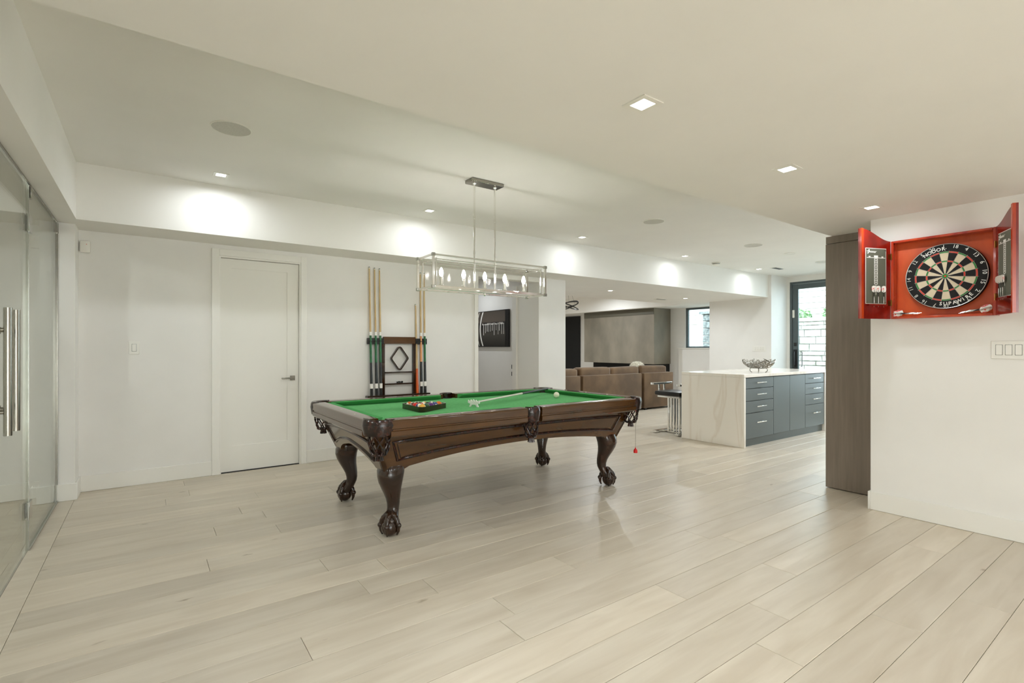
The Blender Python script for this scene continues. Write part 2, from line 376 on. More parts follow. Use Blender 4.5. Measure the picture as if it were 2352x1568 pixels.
# ------- door 1 : white one-panel door
dr = struct('door_1')
bx('casing', (D1[0]-.065, 5.678, 0), (D1[0], WY, 2.215), TRIM, dr, .002); bx('casing', (D1[1], 5.678, 0), (D1[1]+.055, WY, 2.215), TRIM, dr, .002)
bx('head_casing', (D1[0], 5.678, 2.15), (D1[1], WY, 2.215), TRIM, dr, .002)
bx('jamb', (D1[0], 5.69, 0), (D1[0]+.014, 5.83, 2.15), TRIM, dr); bx('jamb', (D1[1]-.014, 5.69, 0), (D1[1], 5.83, 2.15), TRIM, dr); bx('head_jamb', (D1[0]+.014, 5.69, 2.136), (D1[1]-.014, 5.83, 2.15), TRIM, dr)
lx0, lx1 = D1[0]+.017, D1[1]-.017; yf = 5.722; px0, px1, pz0, pz1 = .675, 1.197, .262, 2.04
bm = B()
for a, b in (((lx0, yf, .008), (px0, yf+.035, 2.132)), ((px1, yf, .008), (lx1, yf+.035, 2.132)), ((px0, yf, .008), (px1, yf+.035, pz0)), ((px0, yf, pz1), (px1, yf+.035, 2.132))): box(bm, a, b)
lf = finish('door_leaf', bm, DOORP, dr)
bm = B(); box(bm, (px0, yf+.010, pz0), (px1, yf+.028, pz1)); finish('recessed_panel', bm, DOORP, lf)
bm = B(); box(bm, (1.222, yf-.008, .898), (1.272, yf, .948), bev=.003); tube(bm, [(1.247, yf, .923), (1.247, yf-.05, .923)], .009); box(bm, (1.130, yf-.058, .914), (1.257, yf-.046, .932), bev=.003)
finish('lever_handle', bm, NICKEL, lf, smooth=True)
bx('threshold', (D1[0], 5.705, -.001), (D1[1], 5.80, .004), BLACK, dr)
# ------- opening 2 : cased opening to a passage
dr = struct('door_2')
bx('casing', (D2[0]-.055, 5.68, 0), (D2[0], WY, 2.25), TRIM, dr, .002)
bx('head_casing', (D2[0], 5.68, 2.19), (D2[1], WY, 2.25), TRIM, dr, .002)
bx('jamb', (D2[1]-.004, 5.702, 0), (D2[1]+.02, 6.19, 2.19), TRIM, dr)
bm = B(); box(bm, (4.60, 6.19, 0), (4.76, 6.22, 2.19)); box(bm, (4.575, 6.22, 0), (4.62, 6.30, 2.19)); box(bm, (4.60, 6.30, 0), (4.76, 6.36, 2.19)); finish('inner_jamb', bm, TRIM, dr)
bx('inner_jamb', (4.64, 6.36, 0), (4.76, 6.40, 2.19), DOORP, dr)
bx('latch_plate', (4.62, 6.395, .91), (4.64, 6.405, .975), BLACK, dr); bx('latch_plate', (4.62, 6.395, .80), (4.64, 6.405, .865), BLACK, dr)
# ------- exterior glass door (door_3) and neighbour window
dr = struct('door_3')
def framed(parent, x, y0, y1, z0, z1, fw, t, m, nm):
    for a, b in (((x, y0, z0), (x+t, y0+fw, z1)), ((x, y1-fw, z0), (x+t, y1, z1)), ((x, y0+fw, z0), (x+t, y1-fw, z0+fw)), ((x, y0+fw, z1-fw), (x+t, y1-fw, z1))):
        bx(nm, a, b, m, parent, .003)
framed(dr, 10.87, DY0, DY1, 0.0, DZ, .045, .12, DOORG, 'frame_rail')
dl = bx('door_stile', (10.885, DY1-.155, .05), (10.935, DY1-.05, DZ-.05), DOORG, dr, .003)
bx('door_stile', (10.885, DY0+.05, .05), (10.935, DY0+.155, DZ-.05), DOORG, dr, .003)
bx('door_rail', (10.885, DY0+.155, DZ-.15), (10.935, DY1-.155, DZ-.05), DOORG, dr, .003); bx('door_rail', (10.885, DY0+.155, .05), (10.935, DY1-.155, .25), DOORG, dr, .003)
bx('pane', (10.905, DY0+.155, .25), (10.913, DY1-.155, DZ-.15), WGLASS, dr)
bm = B(); tube(bm, [(10.885, DY1-.10, 1.16), (10.835, DY1-.10, 1.15), (10.825, DY1-.10, 1.10), (10.825, DY1-.10, .90), (10.835, DY1-.10, .85), (10.885, DY1-.10, .84)], .011); box(bm, (10.872, DY1-.135, .80), (10.885, DY1-.065, 1.20), bev=.003)
box(bm, (10.87, DY1-.125, 1.27), (10.885, DY1-.075, 1.34), bev=.003); tube(bm, [(10.935, DY1-.19, 1.15), (10.975, DY1-.19, 1.15), (10.98, DY1-.19, 1.1), (10.98, DY1-.19, .9), (10.975, DY1-.19, .85), (10.935, DY1-.19, .85)], .009)
finish('pull_handle', bm, BLACK, dr, smooth=True)
bx('lock_case', (10.862, DY1-.09, 1.86), (10.886, DY1-.05, 2.02), WHITEP, dr, .003)
wn = struct('window_2'); framed(wn, 10.87, 2.0, 3.70, .35, DZ, .07, .1, DOORG, 'window_frame'); bx('pane', (10.905, 2.07, .42), (10.913, 3.63, DZ-.07), WGLASS, wn)
wn = struct('window_1'); framed(wn, 11.22, WYa, WYb, WZ0, WZ1, .05, .07, DOORG, 'window_frame'); bx('pane', (11.25, WYa+.05, WZ0+.05), (11.258, WYb-.05, WZ1-.05), WGLASS, wn)
bx('window_sill', (11.06, 6.55, WZ0-.012), (11.22, 8.02, WZ0+.012), TRIM, wn, .003)
# dark doorway at the far left of the living area
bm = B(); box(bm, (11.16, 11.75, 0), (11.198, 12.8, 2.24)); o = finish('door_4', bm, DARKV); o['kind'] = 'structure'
# ------- outside
g = bx('ground_outside', (10.99, -2, -.12), (30, 22, -.03), CONC); g['kind'] = 'structure'
rw = empty('retaining_wall', (13.5, 6, 0), 'pale rough limestone retaining wall seen through the glass door', 'wall')
def stone(x, y0, y1, z0, z1, m, parent, d=.22):
    bm = B(); j = lambda s=.012: rnd.uniform(-s, s); g = .006
    A = [bm.verts.new((x+j(.01), y, z)) for y, z in ((y0+g, z0+g), (y1-g, z0+g), (y1-g, z1-g), (y0+g, z1-g))]
    Cn = [bm.verts.new((x-.035+j(), y, z)) for y, z in ((y0+.03, z0+.025), ((y0+y1)/2, z0+.02), (y1-.03, z0+.025), (y1-.03, z1-.025), ((y0+y1)/2, z1-.02), (y0+.03, z1-.025))]
    D = [bm.verts.new((x+d, y, z)) for y, z in ((y0+g, z0+g), (y1-g, z0+g), (y1-g, z1-g), (y0+g, z1-g))]
    for k in range(4): bm.faces.new((A[k], A[(k+1) % 4], D[(k+1) % 4], D[k]))
    bm.faces.new((A[0], A[1], Cn[2], Cn[1], Cn[0])); bm.faces.new((A[1], A[2], Cn[3], Cn[2])); bm.faces.new((A[2], A[3], Cn[5], Cn[4], Cn[3])); bm.faces.new((A[3], A[0], Cn[0], Cn[5]))
    bm.faces.new((Cn[0], Cn[1], Cn[4], Cn[5])); bm.faces.new((Cn[1], Cn[2], Cn[3], Cn[4])); bm.faces.new(D)
    o = finish('stone', bm, m); rel(o, parent); return o
z = -.03
while z < 1.88:
    h = rnd.choice((.11, .14, .18)); y = 2.6
    if z+h > 1.9: h = 1.9-z
    if h < .04: break
    while y < 7.6:
        L_ = rnd.uniform(.22, .6); stone(13.5, y, min(y+L_, 7.6), z, z+h, STONE, rw); y += L_
    z += h
rel(bx('wall_core', (13.53, 2.6, -.03), (13.9, 7.6, 1.9), MORTAR), rw)
rel(bx('capstone', (13.42, 2.6, 1.9), (13.95, 7.6, 1.99), STONE, bev=.01), rw)
st = empty('outdoor_steps', (12.6, 4.2, 0), 'dark bluestone steps rising outside the glass door', 'steps')
for k in range(6):
    y1 = 5.1-.3*k; z0 = .30+.17*k
    rel(bx('riser', (11.9, 2.6, -.03 if k == 0 else z0-.17), (13.35, y1, z0-.04), STEPM), st) if k < 5 else None
    rel(bx('tread', (11.88, y1-.33, z0-.04), (13.36, y1+.03, z0), CONC, bev=.006), st)
pl = empty('stone_pillar', (12.6, 7.85, 0), 'grey block pillar outside the living room window', 'pillar')
z = -.03; k = 0
while z < 2.02:
    ys = ((7.62, 7.86), (7.86, 8.3)) if k % 2 else ((7.62, 8.02), (8.02, 8.3))
    for a, b in ys: stone(12.6, a, b, z, z+.2, STONEG, pl, .3)
    z += .2; k += 1
rel(bx('pillar_cap', (12.5, 7.56, z), (13.0, 8.36, z+.07), STONEG, bev=.01), pl)
fe = empty('board_fence', (16, 6, 0), 'weathered horizontal board fence beyond the retaining wall', 'fence')
for k in range(11): rel(bx('board', (16.0, 2.5, 1.9+.17*k), (16.03, 14, 2.055+.17*k), FENCE), fe)
rel(bx('backing_panel', (16.031, 2.5, 1.9), (16.05, 14, 3.77), FENCE), fe)
for y in (3.2, 5.4, 7.6, 9.8, 12): rel(bx('post', (16.051, y, -.03), (16.15, y+.1, 3.8), FENCE), fe)
def bush(name, c, r, label, n=900):
    bm = B()
    for i in range(n):
        th = rnd.uniform(0, 2*math.pi); ph = math.acos(rnd.uniform(-.3, 1)); q = rnd.uniform(.55, 1)
        p = Vector((r[0]*q*math.sin(ph)*math.cos(th), r[1]*q*math.sin(ph)*math.sin(th), r[2]*q*math.cos(ph)))
        d = Vector((rnd.uniform(-1, 1), rnd.uniform(-1, 1), rnd.uniform(-1, 1))).normalized(); x, y = frame_of(d); s = rnd.uniform(.03, .07)
        vs_ = [bm.verts.new(p+x*s), bm.verts.new(p+y*s*.5), bm.verts.new(p-x*s), bm.verts.new(p-y*s*.5)]; bm.faces.new(vs_)
    e = empty(name, (c[0], c[1], c[2]), label, 'shrub', 'shrubs above the retaining wall'); o = finish('foliage', bm, LEAF, e)
    bm = B(); tube(bm, [(0, 0, -.12), (0, .03, r[2]*.6)], .03, 6); finish('stem', bm, FENCE, e)
for y, h, q in ((3.1, .5, 'behind the outdoor steps'), (4.3, .4, 'low in the middle of the row'), (5.5, .55, 'tall beside the door stile'), (6.7, .42, 'beyond the end of the wall')):
    bush('shrub', (14.5, y, 1.93), (.45, .52, h), 'leafy green shrub above the limestone retaining wall, '+q)
wallbox('ground_bank', (13.9, 2.4, -.03), (16.6, 14, 1.93), CONC)

# ---------------------------------------------------------------- glass partition
gp = empty('glass_partition', (-.6, 4.2, 0), 'frameless glass partition with double doors between the games room and next room', 'partition')
def R_(o): return rel(o, gp)
for a, b in ((4.247, 5.447), (.4, 2.54), (-1.9, .39)): R_(bx('fixed_pane', (-.606, a, .012), (-.594, b, 2.25), GLASS))
R_(bx('floor_channel', (-.612, 4.247, 0), (-.588, 5.45, .012), STEEL)); R_(bx('floor_channel', (-.612, -1.9, 0), (-.588, 2.54, .012), STEEL))
R_(bx('top_channel', (-.610, -1.9, 2.25), (-.590, 5.45, ZB), NICKEL)); 
for (y0, y1, hy) in ((3.395, 4.237, 3.483), (2.55, 3.388, 3.305)):
    d = R_(bx('glass_door', (-.606, y0, .012), (-.594, y1, 2.245), GLASS))
    for s in (1, -1):
        bm = B(); X_ = -.6+s*.066; zz = [.834, 1.436]
        tube(bm, [(X_, hy, zz[0]), (X_, hy, zz[1])], .0165, 20)
        for z in (.945, 1.332):
            tube(bm, [(X_, hy, z), (-.6+s*.006, hy, z)], .009, 14); tube(bm, [(-.6+s*.006, hy, z), (-.6+s*.013, hy, z)], .017, 18)
        h = finish('bar_handle', bm, NICKEL, smooth=True); h.parent = d
    yy = 4.241 if y1 > 4 else 2.545; sg = 1
    for z in (1.955, .20):
        for s in (1, -1):
            h = bx('hinge', (-.6+s*.006, yy-.05, z), (-.6+s*.016, yy+.05, z+.105), STEEL, d, .002)
for y, z in ((4.262, 2.17), (5.41, 2.17)): R_(bx('patch_fitting', (-.614, y, z), (-.586, y+.045, z+.08), NICKEL, bev=.002))
R_(bx('edge_strip', (-.608, 4.2375, .012), (-.592, 4.2465, 2.245), STEEL)); R_(bx('edge_strip', (-.608, 5.443, .012), (-.592, 5.4495, 2.25), NICKEL))

# ---------------------------------------------------------------- recessed lights, speakers, detectors
def pot(x, y, z, label, group, w_=POT_W, sq=.115, seen=True, spread=170, col=(.89, .95, 1)):
    e = empty('recessed_light', (x, y, z), label, 'ceiling light', group)
    a = sq/2; c = a-.022
    bm = B()
    for p, q in (((-a, -a, -.004), (a, -c, -.0005)), ((-a, c, -.004), (a, a, -.0005)), ((-a, -c, -.004), (-c, c, -.0005)), ((c, -c, -.004), (a, c, -.0005))): box(bm, p, q)
    finish('trim_ring', bm, WHITEP, e)
    bm = B(); box(bm, (-c, -c, -.0025), (c, c, -.0006)); finish('diffuser', bm, EMIT, e)
    L = bpy.data.lights.new('lamp', 'AREA'); L.shape = 'SQUARE'; L.size = c*1.9; L.energy = w_; L.color = col; L.spread = math.radians(spread)
    lo = bpy.data.objects.new('lamp', L); link(lo); lo.parent = e; lo.location = (0, 0, -.006)
    return e
g1 = 'recessed lights along the back bulkhead'
pot(.50, 4.90, ZR, 'square recessed light in the raised ceiling above the white door', g1, w_=4.2)
pot(2.44, 4.88, ZR, 'small square recessed light in the raised ceiling left of the chandelier canopy', g1, w_=3.0)
pot(4.67, 4.87, ZR, 'small recessed light in the raised ceiling just right of the chandelier', g1, w_=3.0)
pot(6.97, 4.91, ZR, 'small recessed light in the raised ceiling left of the smoke detector', g1, w_=3.0)
pot(9.25, 4.92, ZR, 'small recessed light in the raised ceiling left of the slotted vent', g1, w_=3.0)
g2 = 'recessed lights in the low near ceiling'
pot(1.615, 1.335, ZS, 'largest square recessed light, in the low ceiling near the camera', g2)
pot(2.847, 1.356, ZS, 'middle square recessed light of the low near ceiling', g2, w_=3)
pot(4.107, 1.381, ZS, 'square recessed light in the low ceiling above the dartboard cabinet', g2, w_=2.6)
pot(.38, 1.32, ZS, 'square recessed light in the low ceiling, above the top edge of the view', g2, w_=9)
for x, q in ((.38, 'beside the glass partition'), (1.615, 'second from the glass partition'), (2.847, 'second from the dartboard wall'), (4.1, 'beside the dartboard wall')):
    pot(x, -1.2, ZS, 'unseen fill light behind the camera, '+q, g2, w_=13 if x < 2 else 3)  # unseen lamps added to even out the room light
g3 = 'recessed lights in the lowered living room ceiling'
pot(6.685, 6.25, ZB, 'left recessed light in the lowered ceiling above the sofa', g3, w_=12)
pot(9.0, 6.33, ZB, 'right recessed light in the lowered ceiling near the window', g3, w_=12)
for x, y, q in ((7.0, 9.0, 'above the sofa seats'), (9.3, 9.3, 'nearest the fireplace block'), (8, 11.5, 'nearest the far end wall')): pot(x, y, ZR, 'unseen fill light in the raised living room ceiling '+q, g3, w_=26)  # lamps out of view, added to brighten the living area
for x, y, q in ((-2.2, 4.2, 'nearest its back wall'), (-2.2, 2.2, 'in the middle of its ceiling'), (-2.2, -.5, 'level with the camera')): pot(x, y, ZR, 'recessed light in the room behind the glass, '+q, 'recessed lights behind the glass', w_=26)
pot(4.1, 7.3, 2.45, 'recessed light in the passage ceiling', 'passage lights', w_=6)
for x, y, q in ((6.4, 2.5, 'left'), (8.6, 2.6, 'right')): pot(x, y, ZR, 'unseen fill light over the kitchen side of the island, towards its %s end' % q, 'unseen fill lights over the kitchen', w_=26)  # hidden pair added to lift the brightness around the island
def disc(name, x, y, z, r, label, cat, m=GRILLE, grp=None):
    e = empty(name, (x, y, z), label, cat, grp)
    bm = B(); lathe(bm, [(r, 0), (r, -.005), (r-.006, -.006), (r-.006, -.001)], n=48, cap=False); finish('rim', bm, WHITEP, e, smooth=True)
    bm = B(); lathe(bm, [(r-.006, -.0005), (r-.006, -.0035)], n=48); finish('grille', bm, m, e)
gs = 'round ceiling speakers'
disc('ceiling_speaker', .45, 3.82, ZR, .122, 'round grey ceiling speaker nearest the left bulkhead', 'speaker', grp=gs)
disc('ceiling_speaker', 4.755, 3.77, ZR, .122, 'round ceiling speaker right of the chandelier', 'speaker', grp=gs)
disc('ceiling_speaker', 7.03, 3.82, ZR, .125, 'round ceiling speaker above the island', 'speaker', grp=gs)
disc('ceiling_speaker', 9.35, 3.86, ZR, .125, 'round ceiling speaker by the tall taupe panel, partly cut off', 'speaker', grp=gs)
disc('ceiling_sensor', 8.10, 3.82, ZR, .085, 'small round ceiling disc between the two far speakers', 'sensor', WHITEP)
e = empty('smoke_detector', (7.95, 4.98, ZR), 'white round smoke detector under the raised ceiling', 'smoke detector')
bm = B(); lathe(bm, [(.075, 0), (.075, -.012), (.06, -.016)], n=28); finish('mount', bm, WHITEP, e, smooth=True)
bm = B(); lathe(bm, [(.055, -.016), (.06, -.03), (.05, -.048), (.02, -.054)], n=28); finish('cover', bm, WHITEP, e, smooth=True)
bm = B(); lathe(bm, [(.061, -.022), (.061, -.027)], n=28); finish('slot', bm, CABD, e)
e = empty('ceiling_vent', (9.44, 4.67, ZR), 'slotted white air vent in the raised ceiling near the glass door', 'vent')
bx('vent_frame', (-.16, -.06, -.006), (.16, .06, 0), WHITEP, e, .002)
for k in range(9): bx('slat', (-.14+k*.033, -.04, -.009), (-.122+k*.033, .04, -.006), CABD, e)
e = empty('ceiling_vent', (8.75, 6.75, ZB), 'flat vent in the lowered ceiling above the sofa', 'vent')
bx('vent_frame', (-.16, -.06, -.006), (.16, .06, 0), WHITEP, e, .002); bx('slat', (-.14, -.02, -.009), (.14, .02, -.006), CABD, e)
e = empty('motion_sensor', (-.44, 5.70, 2.115), 'small white motion sensor on the wall by the corner', 'sensor')
bm = B(); box(bm, (-.035, -.045, -.05), (.035, 0, .05), bev=.012); finish('sensor_body', bm, WHITEP, e, smooth=True)
bm = B(); lathe(bm, [(.003, 0), (.003, .002)], n=8); o = finish('indicator', bm, REDP, e); o.rotation_euler = (math.pi/2, 0, 0); o.location = (.01, -.045, .02)
# switches
def plate(name, P, ax, n, label, pw=.076, hgt=.118, gang=.046, outlet=False):
    """ax 'Y-' : plate faces -Y ; 'X-' : faces -X"""
    e = empty(name, P, label, 'light switch' if not outlet else 'outlet'); W_ = pw+gang*(n-1)
    def T(a, b, m, nm, par, bev=.002):
        if ax == 'Y-': p, q = (a[0], -a[2], a[1]), (b[0], -b[2], b[1])
        else: p, q = (-a[2], -a[0], a[1]), (-b[2], -b[0], b[1])
        return bx(nm, p, q, m, par, bev)
    T((-W_/2, -hgt/2, 0), (W_/2, hgt/2, .006), TRIM, 'cover_plate', e)
    for k in range(n):
        c = (k-(n-1)/2)*gang
        T((c-.017, -.034, .006), (c+.017, .034, .0075), CABD if not outlet else TRIM, 'rocker_gap', e, 0)
        T((c-.0155, -.0325, .006), (c+.0155, .0325, .011), TRIM, 'rocker', e)
        if outlet and k < n:
            for zz in (-.018, .018): T((c-.004, zz-.004, .011), (c+.004, zz+.004, .0115), GRILLE, 'socket_slot', e, 0)
plate('light_switch', (-.103, 5.70, 1.245), 'Y-', 1, 'single white rocker switch on the wall left of the white door')
plate('switch_bank', (4.53, .758, 1.232), 'X-', 3, 'triple white rocker switch plate below the dartboard cabinet')
plate('outlet_bank', (10.2, 5.42, 1.22), 'X-', 4, 'wide white outlet plate on the wall above the island', pw=.11, gang=.055, outlet=True)

# ---------------------------------------------------------------- chandelier
ch = empty('linear_chandelier', (2.42, 3.76, ZR), 'rectangular chrome and acrylic chandelier with five candle bulbs over the pool table', 'chandelier')
bx('canopy', (-.165, -.065, -.028), (.165, .065, 0), NICKEL, ch, .004)
zt, zb = 1.992-ZR, 1.735-ZR; hx, hy = .578, .14
for s in (-1, 1):
    bm = B(); tube(bm, [(s*.108, 0, -.028), (s*.108, 0, zb+.01)], .0085, 14)
    for z in (-.31, -.62, zt-.08): tube(bm, [(s*.108, 0, z), (s*.108, 0, z-.03)], .0115, 14)
    lathe(bm, [(.016, -.028), (.012, -.04)], (s*.108, 0, 0), 16); finish('rod', bm, CHROME, ch, smooth=True)
def ring(nm, z, hx, hy, t, m):
    for a, b in (((-hx, -hy-t, z-t), (hx, -hy+t, z+t)), ((-hx, hy-t, z-t), (hx, hy+t, z+t)), ((-hx-t, -hy-t, z-t), (-hx+t, hy+t, z+t)), ((hx-t, -hy-t, z-t), (hx+t, hy+t, z+t))): bx(nm, a, b, m, ch, .001)
ring('top_bar', zt, hx, hy, .007, CHROME); ring('bottom_bar', zb, hx, hy, .007, CHROME)
for sx in (-1, 1):
    for sy in (-1, 1):
        bx('corner_post', (sx*hx-.010, sy*hy-.008, zb), (sx*hx+.010, sy*hy+.008, zt), CHROME, ch, .001)
        bx('inner_post', (sx*(hx-.035)-.005, sy*(hy-.02)-.005, zb+.012), (sx*(hx-.035)+.005, sy*(hy-.02)+.005, zt-.02), CHROME, ch, .001)
        for z in (zb, zt): bx('corner_block', (sx*hx-.014, sy*hy-.012, z-.013), (sx*hx+.014, sy*hy+.012, z+.013), STEEL, ch, .002)
for z in (zb+.012, zt-.03): ring('inner_bar', z, hx-.035, hy-.02, .004, CHROME)
for sy in (-1, 1): bx('acrylic_pane', (-hx+.02, sy*(hy-.01)-.003, zb+.01), (hx-.02, sy*(hy-.01)+.003, zt-.01), ACRYL, ch)
for sx in (-1, 1): bx('acrylic_pane', (sx*(hx-.018)-.003, -hy+.02, zb+.01), (sx*(hx-.018)+.003, hy-.02, zt-.01), ACRYL, ch)
bx('lamp_bar', (-hx, -.012, zb-.006), (hx, .012, zb+.010), CHROME, ch, .002)
bm = B(); lathe(bm, [(.006, 0), (.012, -.008), (.011, -.02), (.004, -.028)], (0, 0, zb-.004), 16); finish('finial', bm, CHROME, ch, smooth=True)
for k in range(5):
    x = (k-2)*.216
    bm = B(); lathe(bm, [(.009, .01), (.009, .03), (.02, .034), (.02, .042), (.014, .046), (.0155, .105), (.013, .108)], (x, 0, zb), 18); s = finish('candle_socket', bm, CHROME, ch, smooth=True)
    bm = B(); lathe(bm, [(.008, .108), (.0155, .122), (.0175, .137), (.014, .156), (.007, .173), (.0015, .181)], (x, 0, zb), 18); finish('bulb', bm, BULBM, s, smooth='all')

# ---------------------------------------------------------------- pool table
TX, TY = 2.34, 3.655
pt = empty('pool_table', (TX, TY, 0), 'dark walnut pool table with green felt and carved claw feet', 'pool table')
HL, HW, ZT, ZF = 1.265, .715, .80, .758
RW, CW = .105, .05   # wood rail and cushion width
bm = B(); box(bm, (-HL+.06, -HW+.06, .725), (HL-.06, HW-.06, ZF)); finish('playing_surface', bm, FELT, pt)
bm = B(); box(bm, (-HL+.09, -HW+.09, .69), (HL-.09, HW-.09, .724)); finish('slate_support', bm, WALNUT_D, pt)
def rail_prof(bm, p0, p1, out, c0, c1, mi=0):
    """wood rail from p0 to p1 (2-D), out = outward normal; c0,c1 = trims of inner ends"""
    prof = [(0, .700), (-.010, .690), (-RW+.02, .690), (-RW+.02, ZF-.02), (-RW, ZF-.01), (-RW, ZT-.004), (-RW+.004, ZT), (-.014, ZT+.001), (-.004, ZT-.004), (0, ZT-.012), (0, .745), (-.006, .741), (-.006, .733), (0, .729)]
    d = Vector((p1[0]-p0[0], p1[1]-p0[1])).normalized(); o2 = Vector(out)
    rings = []
    for p, s, c in ((p0, 1, c0), (p1, -1, c1)):
        rg = []
        for u, z in prof:
            q = Vector(p)+o2*u+d*s*(c*(-u)/RW)
            rg.append(bm.verts.new((q.x, q.y, z)))
        rings.append(rg)
    n = len(prof)
    for k in range(n): bm.faces.new((rings[0][k], rings[0][(k+1) % n], rings[1][(k+1) % n], rings[1][k]))
    bm.faces.new(rings[0]); bm.faces.new(rings[1])
def cushion(bm, p0, p1, out, c):
    d = Vector((p1[0]-p0[0], p1[1]-p0[1])).normalized(); o2 = Vector(out)
    prof = [(-RW-.0005, ZT-.003), (-RW-.0005, ZF-.004), (-RW-.012, ZF+.0005), (-RW-CW+.034, ZF+.004), (-RW-CW, ZF+.035), (-RW-CW+.003, ZF+.039), (-RW-.02, ZT-.001)]
    rings = []
    for p, s in ((p0, 1), (p1, -1)):
        rings.append([bm.verts.new((*(Vector(p)+o2*u+d*s*(c*(-(u+RW))/CW)), z)) for u, z in prof])
    n = len(prof)
    for k in range(n): bm.faces.new((rings[0][k], rings[0][(k+1) % n], rings[1][(k+1) % n], rings[1][k]))
    bm.faces.new(rings[0]); bm.faces.new(rings[1])
CO = .135; SP = .068
segs = [((-HL+CO, -HW), (-SP, -HW), (0, -1)), ((SP, -HW), (HL-CO, -HW), (0, -1)), ((-HL+CO, HW), (-SP, HW), (0, 1)), ((SP, HW), (HL-CO, HW), (0, 1)),
        ((-HL, -HW+CO), (-HL, HW-CO), (-1, 0)), ((HL, -HW+CO), (HL, HW-CO), (1, 0))]
for p0, p1, out in segs:
    bm = B(); rail_prof(bm, p0, p1, out, 0, 0); r_ = finish('rail', bm, WALNUT, pt, smooth=True)
    bm = B(); d = Vector((p1[0]-p0[0], p1[1]-p0[1])).normalized()
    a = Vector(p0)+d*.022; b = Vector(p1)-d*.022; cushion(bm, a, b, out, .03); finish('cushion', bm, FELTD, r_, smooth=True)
    # sights inlaid in the rail top
    bm = B(); Lg = (Vector(p1)-Vector(p0)).length
    for t in (.25, .5, .75):
        q = Vector(p0)+d*Lg*t+Vector(out)*(-.05); box(bm, (q.x-.006, q.y-.006, ZT), (q.x+.006, q.y+.006, ZT+.0018))
    finish('sight', bm, IVORY, r_)
# pockets
def pocket_shell(bm, c, r0, r1, a0, a1, z0, z1, wav=.0, n=22):
    """curved leather-clad casting: arc shell from angle a0 to a1"""
    cols = []
    for i in range(n+1):
        t = i/n; a = a0+(a1-a0)*t; ca, sa = math.cos(a), math.sin(a)
        zl = z0-wav*(math.sin(math.pi*t)**2)+wav*.7*math.exp(-((t-.5)/.13)**2)
        ro = r1
        pf = [(r0, z1-.008), (r0+.008, z1), (ro-.008, z1+.003), (ro, z1-.010), (ro+.004, (z1+zl)/2+.01), (ro-.006, zl), (r0, zl+.004)]
        cols.append([bm.verts.new((c[0]+q*ca, c[1]+q*sa, z)) for q, z in pf])
    m_ = len(cols[0])
    for a, b in zip(cols, cols[1:]):
        for k in range(m_): bm.faces.new((a[k], a[(k+1) % m_], b[(k+1) % m_], b[k]))
    bm.faces.new(cols[0]); bm.faces.new(cols[-1])
def basket(bm, c, a0, zt, sc=1.):
    """woven leather fringe: crossing straps on a tapering bag, ending in a tassel"""
    prof = lambda t: (.066*sc*(1-.05*t)*(math.sqrt(max(0, 1-(t*.86)**2.6))*.75+.25), zt-.125*t)
    n = 7
    for s in (-1, 1):
        for k in range(n):
            pts = []
            for i in range(9):
                t = i/8; r, z = prof(t); a = a0+2*math.pi*(k/n)+s*t*1.15
                bul = .004*math.cos(t*math.pi*5+(0 if s > 0 else math.pi))
                pts.append((c[0]+(r+bul)*math.cos(a), c[1]+(r+bul)*math.sin(a), z))
            tube(bm, pts, .0050, 6)
    for t in (0.0, 1.0):
        r, z = prof(t); tube(bm, [(c[0]+r*math.cos(2*math.pi*i/20), c[1]+r*math.sin(2*math.pi*i/20), z) for i in range(20)], .0065, 6, closed=True)
    for k in range(8):
        a = 2*math.pi*k/8; r = .017
        tube(bm, [(c[0]+r*math.cos(a), c[1]+r*math.sin(a), zt-.12), (c[0]+r*.9*math.cos(a), c[1]+r*.9*math.sin(a), zt-.135), (c[0]+r*1.25*math.cos(a), c[1]+r*1.25*math.sin(a), zt-.165)], .0068, 6)
for sx in (-1, 1):
    for sy in (-1, 1):
        c = (sx*(HL-.108), sy*(HW-.108)); am = math.atan2(sy, sx)
        bm = B(); pocket_shell(bm, c, .066, .112, am-1.36, am+1.36, .712, ZT+.003, .018); p = finish('corner_pocket', bm, LEATH, pt, smooth=True)
        bm = B(); basket(bm, (c[0]+sx*.012, c[1]+sy*.012), am, .705); finish('leather_basket', bm, LEATH, p, smooth=True)
        bm = B(); lathe(bm, [(.064, ZF+.002), (.058, .70)], (c[0], c[1], 0), 28, cap=False); lathe(bm, [(.064, ZF+.0015), (.0001, ZF+.0015)], (c[0]+sx*.01, c[1]+sy*.01, 0), 28, cap=False); finish('pocket_hole', bm, BLACK, p)
for sy in (-1, 1):
    c = (0, sy*(HW-.060)); am = math.atan2(sy, 0)
    bm = B(); pocket_shell(bm, c, .048, .075, am-1.25, am+1.25, .705, ZT+.004, .012); p = finish('side_pocket', bm, LEATH, pt, smooth=True)
    bm = B(); basket(bm, (c[0], c[1]+sy*.010), am, .700, .82); finish('leather_basket', bm, LEATH, p, smooth=True)
    bm = B(); lathe(bm, [(.050, ZF+.0015), (.0001, ZF+.0015)], (c[0], c[1], 0), 28, cap=False); finish('pocket_hole', bm, BLACK, p)
